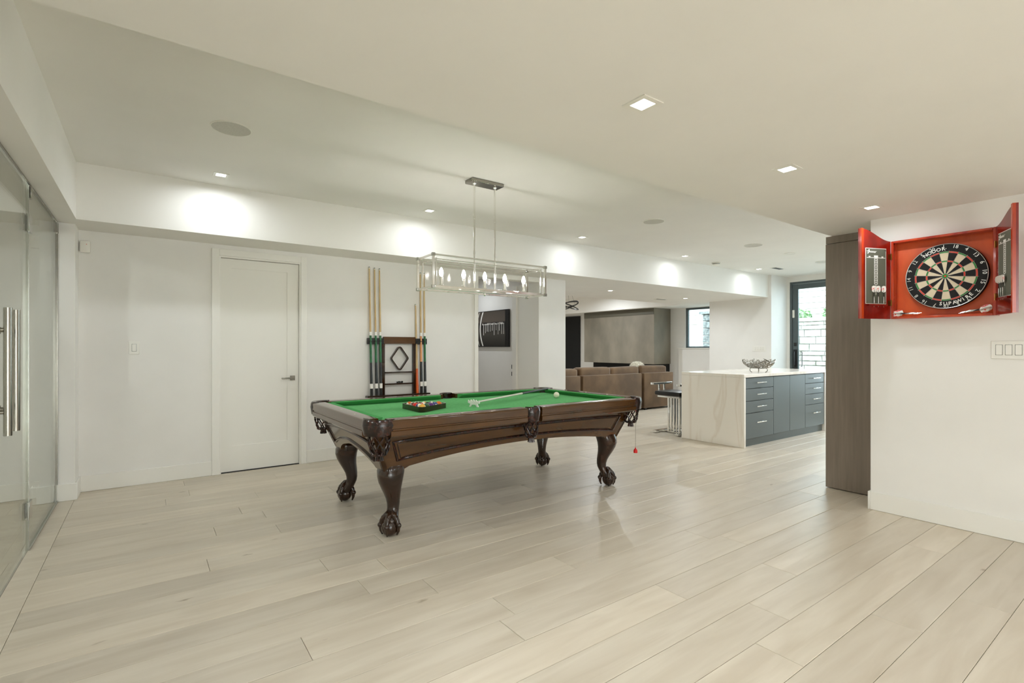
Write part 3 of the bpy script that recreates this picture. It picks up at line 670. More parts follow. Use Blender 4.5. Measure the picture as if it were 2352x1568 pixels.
# cabinet: slanting aprons with arched lower edge
TL, TW, BL, BW, ZA, ZC = 1.205, .605, 1.10, .515, .690, .440
def apron(long, s):
    Lt, Lb = (TL, BL) if long else (TW, BW); Ot, Ob = (TW, BW) if long else (TL, BL)
    def bot(u):
        a = abs(u)
        if long:
            if a > .86: return ZC+.0
            t = 1-(a/.86)**2; return ZC+.012+.072*t
        if a > .72: return ZC
        return ZC+.01+.085*(1-(a/.72)**2.2)+.012*math.exp(-((a)/.16)**2)
    def P(u, v, t):   # v 0 bottom ..1 top (z), t inward offset
        z = bot(u)+(ZA-bot(u))*v; k = (z-ZC)/(ZA-ZC); L_ = Lb+(Lt-Lb)*k; O = Ob+(Ot-Ob)*k-t
        return Vector((u*L_, s*O, z)) if long else Vector((s*O, u*L_, z))
    bm = B(); n = 60; cols = []
    for i in range(n+1):
        u = -1+2*i/n
        cols.append([bm.verts.new(P(u, v, t)) for v, t in ((0, 0), (.5, 0), (1, 0), (1, .03), (.5, .03), (0, .03))])
    for a, b in zip(cols, cols[1:]):
        for k in range(6): bm.faces.new((a[k], a[(k+1) % 6], b[(k+1) % 6], b[k]))
    bm.faces.new(cols[0]); bm.faces.new(cols[-1])
    o = finish('apron', bm, WALNUT, pt, smooth=True)
    # beaded panel moulding following the apron outline
    U = .90 if long else .80; vb, vt = .27, .80
    path = [P(-U+2*U*i/40, vb if long else .24, -.002) for i in range(41)]+[P(U*(1 if long else 1.02), vt, -.002)]+[P(U-2*U*i/20, vt, -.002) for i in range(1, 21)]
    bm = B(); tube(bm, path, .0095, 6, closed=True); finish('panel_moulding', bm, LEATH, o, smooth=True)
    path = [P(-U*.975+2*U*.975*i/40, vb+.06 if long else .31, -.001) for i in range(41)]+[P(U*.975-2*U*.975*i/20, vt-.06, -.001) for i in range(0, 21)]
    bm = B(); tube(bm, path, .003, 6, closed=True); finish('inner_bead', bm, WALNUT_D, o, smooth=True)
for s in (-1, 1): apron(True, s); apron(False, s)
def leg(sx, sy):
    d = Vector((sx, sy, 0)).normalized(); c = Vector((sx*1.025, sy*.455, 0)); e = Vector((-d.y, d.x, 0))
    prof = [(.500, -.014, .072, 4), (.452, -.006, .080, 3.4), (.425, .004, .084, 2.8), (.39, .010, .083, 2.4), (.35, .006, .076, 2.2), (.31, -.006, .066, 2.1), (.27, -.022, .056, 2), (.235, -.034, .048, 2), (.20, -.040, .043, 2), (.17, -.038, .040, 2), (.145, -.026, .041, 2), (.122, -.008, .047, 2), (.100, .004, .052, 2), (.080, .006, .050, 2)]
    bm = B(); n = 24; rings = []
    for z, off, r, ex in prof:
        rg = []
        for k in range(n):
            a = 2*math.pi*k/n+math.pi/4; ca, sa = math.cos(a), math.sin(a)
            q = (abs(ca)**ex+abs(sa)**ex)**(-1/ex)*r
            rg.append(bm.verts.new(c+d*off+Vector((ca*q, sa*q, 0)).to_3d()+Vector((0, 0, z))))
        rings.append(rg)
    for a, b in zip(rings, rings[1:]):
        for k in range(n): bm.faces.new((a[k], a[(k+1) % n], b[(k+1) % n], b[k]))
    bm.faces.new(rings[0]); bm.faces.new(rings[-1])
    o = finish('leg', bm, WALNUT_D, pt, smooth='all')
    bm = B(); f = c+d*.010
    sphere(bm, (f.x+d.x*.012, f.y+d.y*.012, .056), .056, (1, 1, 1), 22, 14)
    for a in (0, 1.35, -1.35, math.pi):
        dd = d*math.cos(a)+e*math.sin(a); L_ = .060 if a != math.pi else .052
        pts = [f+dd*.004+Vector((0, 0, .150)), f+dd*.030+Vector((0, 0, .128)), f+dd*.054+Vector((0, 0, .100)), f+dd*.063+Vector((0, 0, .066)), f+dd*.062+Vector((0, 0, .034)), f+dd*.052+Vector((0, 0, .007))]
        tube(bm, pts, [.022, .021, .018, .0155, .011, .005], 10)
        for q, z in ((.044, .116), (.066, .070)): sphere(bm, f+dd*q+Vector((0, 0, z)), .019, (1, 1, 1), 10, 7)
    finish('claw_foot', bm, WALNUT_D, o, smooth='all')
for sx in (-1, 1):
    for sy in (-1, 1): leg(sx, sy)

# ---- things on the table
BR = .0286
ra = empty('ball_rack', (1.765, 3.635, ZF), 'dark triangular ball rack lying on the green felt at left', 'ball rack')
def rounded_tri(r, rr, ang=0., n=8, quad=None):
    cs = quad or [(r*math.cos(ang+i*2*math.pi/3), r*math.sin(ang+i*2*math.pi/3)) for i in range(3)]
    pts = []; m_ = len(cs)
    for i in range(m_):
        a, b, c = Vector(cs[i-1]), Vector(cs[i]), Vector(cs[(i+1) % m_])
        u = (a-b).normalized(); v = (c-b).normalized(); bis = (u+v).normalized(); half = math.acos(max(-1, min(1, u.dot(v))))/2
        cen = b+bis*(rr/math.sin(half)); t0 = b+u*(rr/math.tan(half)); t1 = b+v*(rr/math.tan(half))
        a0 = math.atan2(*(t0-cen).yx); a1 = math.atan2(*(t1-cen).yx); da = (a1-a0+math.pi) % (2*math.pi)-math.pi
        pts += [cen+Vector((math.cos(a0+da*k/n), math.sin(a0+da*k/n)))*rr for k in range(n+1)]
    return pts
def hoop(bm, outer, inner, z0, z1, fn=lambda x, y, z: (x, y, z)):
    n = len(outer); V = [[bm.verts.new(fn(p.x, p.y, z)) for p in L_] for L_, z in ((outer, z0), (outer, z1), (inner, z1), (inner, z0))]
    for r_ in range(4):
        a, b = V[r_], V[(r_+1) % 4]
        for k in range(n): bm.faces.new((a[k], a[(k+1) % n], b[(k+1) % n], b[k]))
bm = B(); hoop(bm, rounded_tri(.226, .030), rounded_tri(.203, .018), .0, .041); finish('rack_frame', bm, WALNUT_D, ra, smooth=True)
cols = {1: (232, 178, 60), 2: (28, 34, 120), 3: (214, 28, 26), 4: (84, 30, 110), 5: (232, 112, 28), 6: (20, 74, 44), 7: (120, 24, 28), 8: (16, 15, 15)}
cn = {1: 'yellow', 2: 'blue', 3: 'red', 4: 'purple', 5: 'orange', 6: 'green', 7: 'maroon', 8: 'black'}
def ball_mat(k):
    c = cols[k if k <= 8 else k-8]; m = mat('ball_%s%s' % (cn[k if k <= 8 else k-8], '' if k <= 8 else '_striped'), c, .12, coat=.6)
    N, L, b = nodes(m); tc = N.new('ShaderNodeTexCoord')
    sx = N.new('ShaderNodeSeparateXYZ'); L.new(tc.outputs['Object'], sx.inputs[0])
    ab = N.new('ShaderNodeMath'); ab.operation = 'ABSOLUTE'; L.new(sx.outputs[2], ab.inputs[0])
    gt = N.new('ShaderNodeMath'); gt.operation = 'GREATER_THAN'; gt.inputs[1].default_value = .0155 if k > 8 else 9.; L.new(ab.outputs[0], gt.inputs[0])
    ab2 = N.new('ShaderNodeMath'); ab2.operation = 'ABSOLUTE'; L.new(sx.outputs[0], ab2.inputs[0])
    g2_ = N.new('ShaderNodeMath'); g2_.operation = 'GREATER_THAN'; g2_.inputs[1].default_value = .0262; L.new(ab2.outputs[0], g2_.inputs[0])
    mx_ = N.new('ShaderNodeMath'); mx_.operation = 'MAXIMUM'; L.new(gt.outputs[0], mx_.inputs[0]); L.new(g2_.outputs[0], mx_.inputs[1])
    mx = N.new('ShaderNodeMix'); mx.data_type = 'RGBA'; L.new(mx_.outputs[0], mx.inputs[0]); mx.inputs[6].default_value = (*s2l(c), 1); mx.inputs[7].default_value = (*s2l((240, 234, 216)), 1)
    L.new(mx.outputs[2], b.inputs['Base Color']); return m
bm = B(); sphere(bm, (0, 0, 0), BR, u=28, v=18); bme = finish('billiard_ball', bm, IVORY, smooth='all')
ballmesh = bme.data; bpy.data.objects.remove(bme)
# rack corners at 0, 120, 240 degrees from its centre; rows counted from the +X corner
order = [[5], [2, 12], [4, 8, 9], [6, 11, 7, 14], [1, 10, 3, 15, 13]]
side = BR*2.0*4
place_ = {1: 'at the near corner of the rack', 5: 'at the right corner of the rack', 13: 'at the left corner of the rack'}
for r_, row in enumerate(order):
    for i, k in enumerate(row):
        x = 1.765+(side/math.sqrt(3))-r_*BR*math.sqrt(3)*1.002; y = 3.635+(-r_*BR+i*2*BR)*1.002
        me = ballmesh.copy(); me.materials.clear(); me.materials.append(ball_mat(k))
        o = bpy.data.objects.new('billiard_ball', me); link(o); o.location = (x, y, ZF+BR); o.rotation_euler = (rnd.uniform(-1.2, 1.2), rnd.uniform(-1.2, 1.2), rnd.uniform(0, 6))
        nm = cn[k if k <= 8 else k-8]
        tag(o, ('solid %s billiard ball ' % nm if k <= 8 else 'white billiard ball with a %s stripe ' % nm)+place_.get(k, 'in the triangular rack'), 'ball', 'billiard balls in the triangular rack')
me = ballmesh.copy(); me.materials.clear(); me.materials.append(IVORY); o = bpy.data.objects.new('cue_ball', me); link(o); o.location = (3.215, 3.71, ZF+BR)
tag(o, 'plain ivory cue ball alone on the felt near the far corner', 'ball')
# bridge stick
A = Vector((2.18, 3.55, ZF+.034)); Bv = Vector((3.405, 4.08, ZF+.055)); dv = (Bv-A).normalized()
bs = empty('bridge_stick', (A.x, A.y, ZF), 'mechanical bridge stick with a white notched head lying on the felt', 'bridge stick')
bo = Vector((A.x, A.y, ZF))
bm = B(); tube(bm, [A-bo, A+dv*.80-bo], [.0075, .0105], 12); finish('shaft', bm, mat('pale_shaft', (220, 214, 200), .3), bs, smooth=True)
bm = B(); tube(bm, [A+dv*.80-bo, Bv-bo], [.0110, .0150], 12); finish('butt', bm, CUEK, bs, smooth=True)
bm = B(); sd = Vector((-dv.y, dv.x, 0)).normalized()
head = [(-.056, .030), (-.05, .055), (-.037, .040), (-.022, .058), (-.010, .044), (.004, .062), (.016, .044), (.030, .058), (.042, .040), (.056, .055), (.058, .032), (.034, .024), (.046, .000), (.030, .000), (.018, .018), (-.018, .018), (-.030, .000), (-.046, .000), (-.034, .024)]
prism(bm, head, lambda u, v, t: (A-bo)*Vector((1, 1, 0))+sd*u+Vector((0, 0, v))+dv*t, -.007, .005); finish('notched_head', bm, WHITEP, bs)
# chalk holder hanging from the near right corner pocket
cx_, cy_ = 3.555, 3.02
chh = empty('chalk_holder', (cx_, cy_, .30), 'red chalk holder hanging on a string below the near right pocket', 'chalk holder')
bm = B(); tube(bm, [(0, 0, .05), (.001, 0, .2), (0, 0, .375)], .0014, 6); tube(bm, [(.004, 0, .375), (.010, 0, .30), (.014, .002, .26)], .001, 5); finish('string', bm, STRING, chh)
bm = B(); lathe(bm, [(.017, 0), (.018, .018), (.014, .030), (.006, .038), (.003, .050)], n=16); finish('chalk_cup', bm, REDP, chh, smooth=True)
bm = B(); box(bm, (-.006, -.004, .372), (.006, .004, .405), bev=.002); finish('clip', bm, REDP, chh, smooth=True)

# ---------------------------------------------------------------- cue rack on the back wall
cr = empty('cue_rack', (2.43, 5.70, .66), 'dark wood wall rack holding pool cues, behind the pool table', 'cue rack')
ro = Vector(cr.location)
def RR(o): return rel(o, cr)
RR(bx('top_rail', (2.235, 5.655, 1.290), (2.64, 5.698, 1.372), WALNUT, bev=.003))
for a, b in ((2.045, 2.235), (2.64, 2.79)): RR(bx('cue_clip_rail', (a, 5.650, 1.285), (b, 5.695, 1.355), BLACK, bev=.003))
for x in (2.215, 2.610): RR(bx('upright', (x, 5.655, .69), (x+.036, 5.698, 1.290), WALNUT_D, bev=.003))
for z in (.945, .808): RR(bx('shelf', (2.251, 5.640, z), (2.61, 5.698, z+.014), WALNUT_D, bev=.002))
RR(bx('base_tray', (2.03, 5.615, .66), (2.82, 5.698, .69), WALNUT_D, bev=.004))
bm = B()
for x in (2.07, 2.13, 2.19, 2.655, 2.715, 2.765): tube(bm, [(x+.016*math.cos(a), 5.642+.016*math.sin(a), 1.32) for a in [k*math.pi/4+.6 for k in range(7)]], .004, 6)
RR(finish('cue_clip', bm, BLACK))
e = empty('diamond_rack', (2.437, 5.672, .960), 'dark diamond-shaped ball rack standing in the cue rack', 'ball rack')
dia = [(0, .162), (-.118, 0), (0, -.162), (.118, 0)]
o1 = rounded_tri(0, .03, quad=dia); i1 = rounded_tri(0, .022, quad=[(0, .138), (-.100, 0), (0, -.138), (.100, 0)])
bm = B(); hoop(bm, o1, i1, -.018, .018, lambda x, y, z: (x, z, y+.162-.006)); finish('rack_frame', bm, WALNUT_D, e, smooth=True)
bm = B()
for k, x in enumerate((-.030, -.008, .014, .032)): box(bm, (x, -.012, 0), (x+.014, .008, .018+.004*(k % 2)), bev=.002)
o = finish('chalk_cubes', bm, CUEK); o.location = (2.43, 5.665, .823); tag(o, 'small row of dark chalk pieces on the lower shelf of the cue rack', 'chalk')
def cue(x, xb, ztop, cm, label, butt=None, zb=.69, wrap=True):
    e = empty('pool_cue', (xb, 5.642, zb), label, 'pool cue', 'pool cues in the wall rack')
    L_ = ztop-zb; tp = Vector((x-xb, .035, L_)); P = lambda t: tp*t
    j = min(.5, (1.385-zb)/L_)
    bm = B(); tube(bm, [P(j+.028), P(.985)], [.0118, .0075], 10); finish('shaft', bm, CUEW, e, smooth=True)
    bm = B(); tube(bm, [P(.985), P(.994)], .0078, 10); finish('ferrule', bm, IVORY, e, smooth=True)
    bm = B(); tube(bm, [P(.994), P(1)], .0074, 10); finish('tip', bm, STEPM, e, smooth=True)
    bm = B(); tube(bm, [P(j), P(j+.028)], .0128, 10); finish('joint_collar', bm, PRINTW if wrap else CUEW, e, smooth=True)
    bm = B(); tube(bm, [P(j*.55), P(j)], [.0142, .0126], 12); finish('forearm', bm, cm, e, smooth=True)
    bm = B(); tube(bm, [P(.0), P(j*.2), P(j*.55)], [.0172, .0162, .0142], 12); finish('handle', bm, butt or CUEK, e, smooth=True)
    bm = B(); tube(bm, [P(j*.12), P(j*.2)], .0172, 10); finish('band', bm, PRINTW if butt is None else butt, e, smooth=True)
cue(2.07, 2.085, 2.178, CUEG, 'leftmost pool cue in the rack, green forearm and black handle')
cue(2.133, 2.145, 2.172, CUEG, 'second pool cue from the left in the rack, with green forearm')
cue(2.192, 2.198, 2.168, CUEG, 'third pool cue from the left, beside the dark wood upright')
cue(2.650, 2.657, 1.775, CUEW, 'shorter pool cue with an orange handle in the right half of the rack', CUEO, wrap=False)
cue(2.712, 2.712, 2.165, CUET, 'pool cue with a tan forearm and dark handle, second from right')
cue(2.762, 2.762, 2.165, CUEG, 'rightmost pool cue in the rack, green forearm and black handle')

# ---------------------------------------------------------------- dartboard cabinet
XB, XF, yA, yB, zA, zB_ = 4.529, 4.44, .802, 1.372, 1.457, 2.028
dc = empty('dart_cabinet', (XB, 1.087, 1.457), 'open red wood dartboard cabinet hanging on the right wall', 'dart cabinet')
def DD(o): return rel(o, dc)
t_ = .016
DD(bx('back_panel', (XB-.012, yA, zA), (XB, yB, zB_), REDI))
for a, b in (((XF, yA, zA), (XB-.012, yA+t_, zB_)), ((XF, yB-t_, zA), (XB-.012, yB, zB_)), ((XF, yA+t_, zA), (XB-.012, yB-t_, zA+t_)), ((XF, yA+t_, zB_-t_), (XB-.012, yB-t_, zB_))): DD(bx('frame_side', a, b, REDW, bev=.002))
def dart_door(hy, sgn, ang, nm, label):
    """hinged at y=hy ; local frame u runs from the hinge outward, w is the inner-face normal"""
    d = Vector((math.cos(ang), math.sin(ang), 0)); o0 = Vector((XF-.004, hy, zA))
    wn_ = Vector((-d.y, d.x, 0))*sgn            # points to the visible (inner) face
    f = lambda u, v, t: o0+d*u+wn_*t+Vector((0, 0, v))-Vector(dc.location)
    W_, H_ = .283, zB_-zA
    top = [(W_*i/14, H_+.082*(.5-.5*math.cos(math.pi*min(1, (i/14)/.93)))) for i in range(15)]
    bm = B(); prism(bm, [(0, 0), (W_, 0)]+top[::-1], f, -.012, 0); dd = finish('door', bm, REDD, dc)
    dd['label'] = label
    bm = B(); tw = .020; prism(bm, [(W_-tw, 0), (W_, 0), (W_, H_+.082), (W_-tw, H_+.080)], f, 0, .016); 
    finish('door_edge', bm, REDW, dd)
    # score slate
    bm = B(); sx0, sx1, sz0, sz1 = .045, .232, .108, .515
    prism(bm, [(sx0, sz0), (sx1, sz0), (sx1, sz1), (sx0, sz1)], f, .0004, .003); prism(bm, [(sx0+.004, sz0+.004), (sx1-.004, sz0+.004), (sx1-.004, sz1-.004), (sx0+.004, sz1-.004)], f, .003, .0034, mi=1)
    sl = finish('score_slate', bm, parent=dd, mats=[WHITEP, SLATE])
    bm = B()
    q = (lambda u: sx0+sx1-u) if sgn > 0 else (lambda u: u)
    def rc(a, b, c, d_, t=.0006): 
        u0, u1 = sorted((q(a), q(b))); prism(bm, [(u0, c), (u1, c), (u1, d_), (u0, d_)], f, .0035, .0035+t)
    cm = (sx0+sx1)/2
    rc(sx0+.010, sx1-.010, .443, .447); rc(cm-.018, cm+.018, .447, .462)
    for k in range(7):
        z0 = .412-k*.0265; 
        rc(cm-.016, cm+.016, z0+.0245, z0+.0285); rc(cm-.016, cm-.011, z0, z0+.0265); rc(cm+.011, cm+.016, z0, z0+.0265); rc(cm-.004, cm+.004, z0+.008, z0+.018)
    rc(cm-.016, cm+.016, .2505, .2535); rc(cm-.002, cm+.002, .175, .2505)
    for u in (sx0+.035, sx1-.035): rc(u-.008, u+.008, .449, .456)
    # cursive maker's mark: a swash and a run of small strokes
    sw = [(sx0+.012, .497), (sx0+.016, .487), (sx0+.022, .492), (sx0+.030, .505), (sx0+.034, .500), (sx0+.026, .482), (sx0+.018, .471), (sx0+.014, .476), (sx0+.030, .483)]+[(sx0+.034+.0055*i, .480+(.008 if i % 2 == 0 else 0)) for i in range(11)]
    tube(bm, [f(q(u), v, .0042) for u, v in sw], .0016, 4); rc(sx0+.030, sx0+.100, .4905, .4925)
    finish('score_marks', bm, PRINTW, sl)
    bm = B()
    for u in (sx0+.008, sx1-.008):
        for v in (sz0+.01, sz1-.01): tube(bm, [f(u, v, .003), f(u, v, .006)], .003, 8)
    finish('screw', bm, BRASS, sl)
    for v in (.10, .44):
        bm = B(); prism(bm, [(.004, v), (.026, v), (.026, v+.035), (.004, v+.035)], f, .0002, .002); tube(bm, [f(-.002, v-.004, .004), f(-.002, v+.040, .004)], .0045, 8)
        finish('hinge', bm, BRASS, dd, smooth=True)
    hb = bm = B(); prism(bm, [(.055, .094), (.22, .094), (.22, .106), (.055, .106)], f, .0, .020); finish('dart_holder', bm, REDD, dd)
    return f
dart_mats = (WHITEP, REDP)
def leaf_pts(s):
    h = [(0, 1), (.18, .55), (.42, .68), (.36, .2), (.62, .42), (.72, .28), (1, .3), (.86, 0), (.55, -.28), (.6, -.45), (.1, -.38), (.06, -.9)]
    return [(x*s, y*s) for x, y in h]+[(-x*s, y*s) for x, y in h[::-1] if x > 0]
def dart(base, axis, face, label, grp):
    """base = barrel end (world), axis = direction to the flight, face = direction the main flight faces"""
    a = Vector(axis).normalized(); fc = Vector(face); fc = (fc-a*fc.dot(a)).normalized(); s = a.cross(fc)
    e = empty('dart', base, label, 'dart', grp)
    bm = B(); tube(bm, [a*-.028, a*0], [.0008, .0012], 6); finish('point', bm, STEEL, e)
    bm = B(); tube(bm, [a*0, a*.004, a*.046, a*.050], [.0025, .0038, .0038, .0028], 10); finish('barrel', bm, WHITEP if False else STEEL, e, smooth=True)
    bm = B(); tube(bm, [a*.050, a*.098], .0022, 8); finish('stem', bm, BLACK, e)
    fl_ = [(.0, .078), (.020, .088), (.0235, .106), (.019, .121), (.010, .127), (0, .128)]
    bm = B(); full = fl_+[(-u, v) for u, v in fl_[::-1][1:-1]]
    prism(bm, full, lambda u, v, t: s*u+a*v+fc*t, -.0003, .0003)
    prism(bm, full, lambda u, v, t: fc*u*.8+a*v+s*t, -.0003, .0003)
    fo = finish('flight', bm, PRINTW, e)
    bm = B()
    for sg in (1, -1):
        prism(bm, leaf_pts(.0105), lambda u, v, t: s*u+a*(v+.106)+fc*t*sg, .0004, .0008)
        for k in (1, -1): prism(bm, [(k*.0165, .093), (k*.0205, .092), (k*.0228, .106), (k*.0190, .118)], lambda u, v, t: s*u+a*v+fc*t*sg, .0004, .0008)
    finish('maple_leaf', bm, REDP, fo)
angL = math.atan2(1.48-1.372, 4.17-4.436); angR = math.atan2(.667-.802, 4.18-4.436)
fL = dart_door(yB, 1, angL, 'left', 'left cabinet door, swung open, with a score slate and darts'); fR = dart_door(yA, -1, angR, 'right', 'right cabinet door, swung open and seen nearly edge-on')
dl0 = Vector(dc.location)
gd = 'darts in the dart cabinet'
nL = (fL(0, 0, 1)-fL(0, 0, 0)); nR = (fR(0, 0, 1)-fR(0, 0, 0))
for u, nm in ((.077, 'rightmost'), (.127, 'middle'), (.166, 'leftmost')):
    dart(fL(u, .112, .012)+dl0, (0, 0, 1), nL, '%s of the three darts on the left cabinet door' % nm, gd)
for u, nm in ((.085, 'leftmost'), (.115, 'middle'), (.145, 'rightmost')):
    dart(fR(u, .115, .014)+dl0, (0, 0, 1), nR, '%s of the three darts on the right cabinet door' % nm, gd)
zz = zA+t_
for i in range(3):
    dart((4.455+.006*i, 1.24-.008*i, zz+.0165+.003*i), (0, 1, .045), (-1, 0, .25), ('front', 'middle', 'back')[i]+' dart of the bundle lying at the left of the cabinet floor', gd)
for i in range(3):
    dart((4.458+.007*i, .965-.006*i, zz+.010+.005*i), (0, -1, .16), (-1, 0, .25), ('front', 'middle', 'back')[i]+' dart of the bundle lying at the right of the cabinet floor', gd)
# the board
bc = Vector((XB-.052, 1.068, 1.742)); RB = .2255
db = empty('dartboard', tuple(bc), 'round black dartboard with red, green and cream segments in the cabinet', 'dartboard')
ROT = math.radians(18+2)
def bp(r, a, t=0.):   # a measured clockwise from up as seen by the viewer; viewer's right = -Y
    a = a-ROT; return Vector((-t, -r*math.sin(a), r*math.cos(a)))
bm = B(); n = 72
A_ = [bm.verts.new(bp(RB, 2*math.pi*k/n, 0)) for k in range(n)]; B_ = [bm.verts.new(bp(RB, 2*math.pi*k/n, -.036)) for k in range(n)]
for k in range(n): bm.faces.new((A_[k], A_[(k+1) % n], B_[(k+1) % n], B_[k]))
bm.faces.new(A_); bm.faces.new(B_); finish('board', bm, CORK, db, smooth=True)
def sector(bm, r0, r1, a0, a1, t0=.0002, t1=.0012, n=6):
    v0 = [[bm.verts.new(bp(r, a0+(a1-a0)*k/n, t)) for k in range(n+1)] for r, t in ((r0, t0), (r0, t1), (r1, t1), (r1, t0))]
    for i in range(3):
        for k in range(n): bm.faces.new((v0[i][k], v0[i][k+1], v0[i+1][k+1], v0[i+1][k]))
D18 = math.pi/10
nums = [20, 1, 18, 4, 13, 6, 10, 15, 2, 17, 3, 19, 7, 16, 8, 11, 14, 9, 12, 5]
K = RB/.2255
for k in range(20):
    a0, a1 = (k-.5)*D18, (k+.5)*D18; dark = k % 2 == 0
    for r0, r1, m, nm in ((.016, .097, CORK if dark else SISC, 'inner_single'), (.097, .108, SISR if dark else SISG, 'treble'), (.108, .160, CORK if dark else SISC, 'outer_single'), (.160, .171, SISR if dark else SISG, 'double')):
        bm = B(); sector(bm, r0, r1, a0, a1); finish(nm, bm, m, db)
bm = B(); sector(bm, .0001, .0064, 0, 2*math.pi, n=24); finish('bullseye', bm, SISR, db)
bm = B(); sector(bm, .0064, .016, 0, 2*math.pi, n=32); finish('outer_bull', bm, SISG, db)
bm = B()
for k in range(20):
    a = (k+.5)*D18; tube(bm, [bp(.016, a, .002), bp(.176, a, .002)], .0008, 4)
for r in (.016, .099, .107, .162, .170): tube(bm, [bp(r, 2*math.pi*i/60, .002) for i in range(60)], .0008, 4, closed=True)
finish('spider_wire', bm, WIREM, db)
bm = B(); tube(bm, [bp(.222, 2*math.pi*i/80, .004) for i in range(80)], .0017, 6, closed=True)
def put(s, r, a, size, off, depth, flip=False, t=.003):
    cpos = bp(r, a, t); up = (bp(r+.01, a, t)-cpos).normalized()
    if flip: up = -up
    out = Vector((-1, 0, 0)); right = up.cross(out)
    M = Matrix(((right.x, up.x, out.x, cpos.x), (right.y, up.y, out.y, cpos.y), (right.z, up.z, out.z, cpos.z), (0, 0, 0, 1)))
    text_bm(bm, s, size, M, off, 0, depth)
for k, nn in enumerate(nums): put(str(nn), .2035, k*D18, .033, 0.0003, .0006)
finish('number_ring', bm, WIREM, db)
bm = B()
for i, c in enumerate('NODOR'): put(c, .190, (i-2)*.140+.02, .034, .0007, .0003, t=.0008)
for i, c in enumerate('SUPAWIRE'): put(c, .192, math.pi-(i-3.5)*.130+.02, .032, .0007, .0003, flip=True, t=.0008)
for a in ((2.9)*.128, ): put('.', .198, a, .03, .001, .0003, t=.0008)
finish('lettering', bm, PRINTW, db)

# ---------------------------------------------------------------- island
IX0, IX1, IY0, IY1, IZ = 5.96, 8.245, 3.355, 4.255, .910
isl = empty('kitchen_island', (7.1, 3.8, 0), 'kitchen island with white waterfall counter and grey drawer fronts', 'island')
def II(o): return rel(o, isl)
II(bx('countertop', (IX0, IY0, IZ-.038), (IX1, IY1, IZ), QUARTZ, bev=.002)); II(bx('waterfall_end', (IX0, IY0, .001), (IX0+.04, IY1, IZ-.039), QUARTZ, bev=.002)); II(bx('waterfall_end', (IX1-.04, IY0, .001), (IX1, IY1, IZ-.039), QUARTZ, bev=.002))
II(bx('carcass', (IX0+.041, IY0+.036, .10), (IX1-.041, IY1-.25, IZ-.040), CABD)); II(bx('toe_kick', (IX0+.041, IY0+.045, .001), (IX1-.041, IY1-.27, .10), CABG))
fy = IY0+.012
def front(x0, x1, z0, z1, nm, hz=None):
    o = II(bx(nm, (x0+.003, fy, z0+.003), (x1-.003, fy+.02, z1-.003), CABG, bev=.002))
    if hz:
        xm = (x0+x1)/2; bm = B(); hw = .115 if x1-x0 > .5 else .1
        off = -Vector(isl.location)
        box(bm, (xm-hw, fy-.034, hz-.006), (xm+hw, fy-.024, hz+.006), bev=.002)
        for s in (-1, 1): tube(bm, [(xm+s*hw*.8, fy, hz), (xm+s*hw*.8, fy-.028, hz)], .005, 8)
        h = finish('drawer_pull', bm, CHROME, o, smooth=True); h.location = -Vector((7.1, 3.8, 0)) - Vector(o.location) + Vector(o.location) if False else (0, 0, 0)
        # o carries world-space mesh with location -island ; child shares that frame
    return o
for x0, x1 in ((IX0+.045, 6.70), (7.595, IX1-.045)):
    for z0, z1 in ((.728, .866), (.573, .728), (.420, .573), (.10, .420)): front(x0, x1, z0, z1, 'drawer', (z0+z1)/2+.004 if z0 > .2 else .300)
front(6.70, 7.145, .10, .866, 'cabinet_door'); front(7.145, 7.595, .10, .866, 'cabinet_door')
# bowl
bwl = empty('twig_bowl', (6.63, 3.53, IZ), 'silver openwork twig bowl on the island counter', 'bowl')
bm = B()
for i in range(230):
    a = rnd.uniform(0, 2*math.pi); t0 = rnd.uniform(0, .75); L_ = rnd.uniform(.2, .42); tw = rnd.uniform(-1.1, 1.1); pts = []
    for k in range(6):
        t = min(1.04, t0+L_*k/5); r = .045+.155*math.sin(min(1, t)*math.pi/2); z = .056+.118*(1-math.cos(min(1.04, t)*math.pi/2))+rnd.uniform(-.002, .002); b_ = a+tw*(k/5)*.8
        pts.append((r*math.cos(b_), r*math.sin(b_), z))
    tube(bm, pts, .0034, 5)
for k in range(14):
    a = k*2*math.pi/14+rnd.uniform(-.1, .1); tube(bm, [(.190*math.cos(a), .190*math.sin(a), .150), (.203*math.cos(a+.05), .203*math.sin(a+.05), rnd.uniform(.165, .182))], .0032, 5)
finish('twig_basket', bm, NICKEL, bwl, smooth=True)
bm = B(); tube(bm, [(.06*math.cos(2*math.pi*i/20), .06*math.sin(2*math.pi*i/20), .062) for i in range(20)], .005, 6, closed=True)
for k in range(4):
    a = k*math.pi/2+.5; f_ = lambda r, z: (r*math.cos(a), r*math.sin(a), z)
    tube(bm, [f_(.06, .062), f_(.085, .062), f_(.104, .048), f_(.106, .026), f_(.092, .010), f_(.080, .006)], .0055, 6)
finish('looped_feet', bm, NICKEL, bwl, smooth=True)
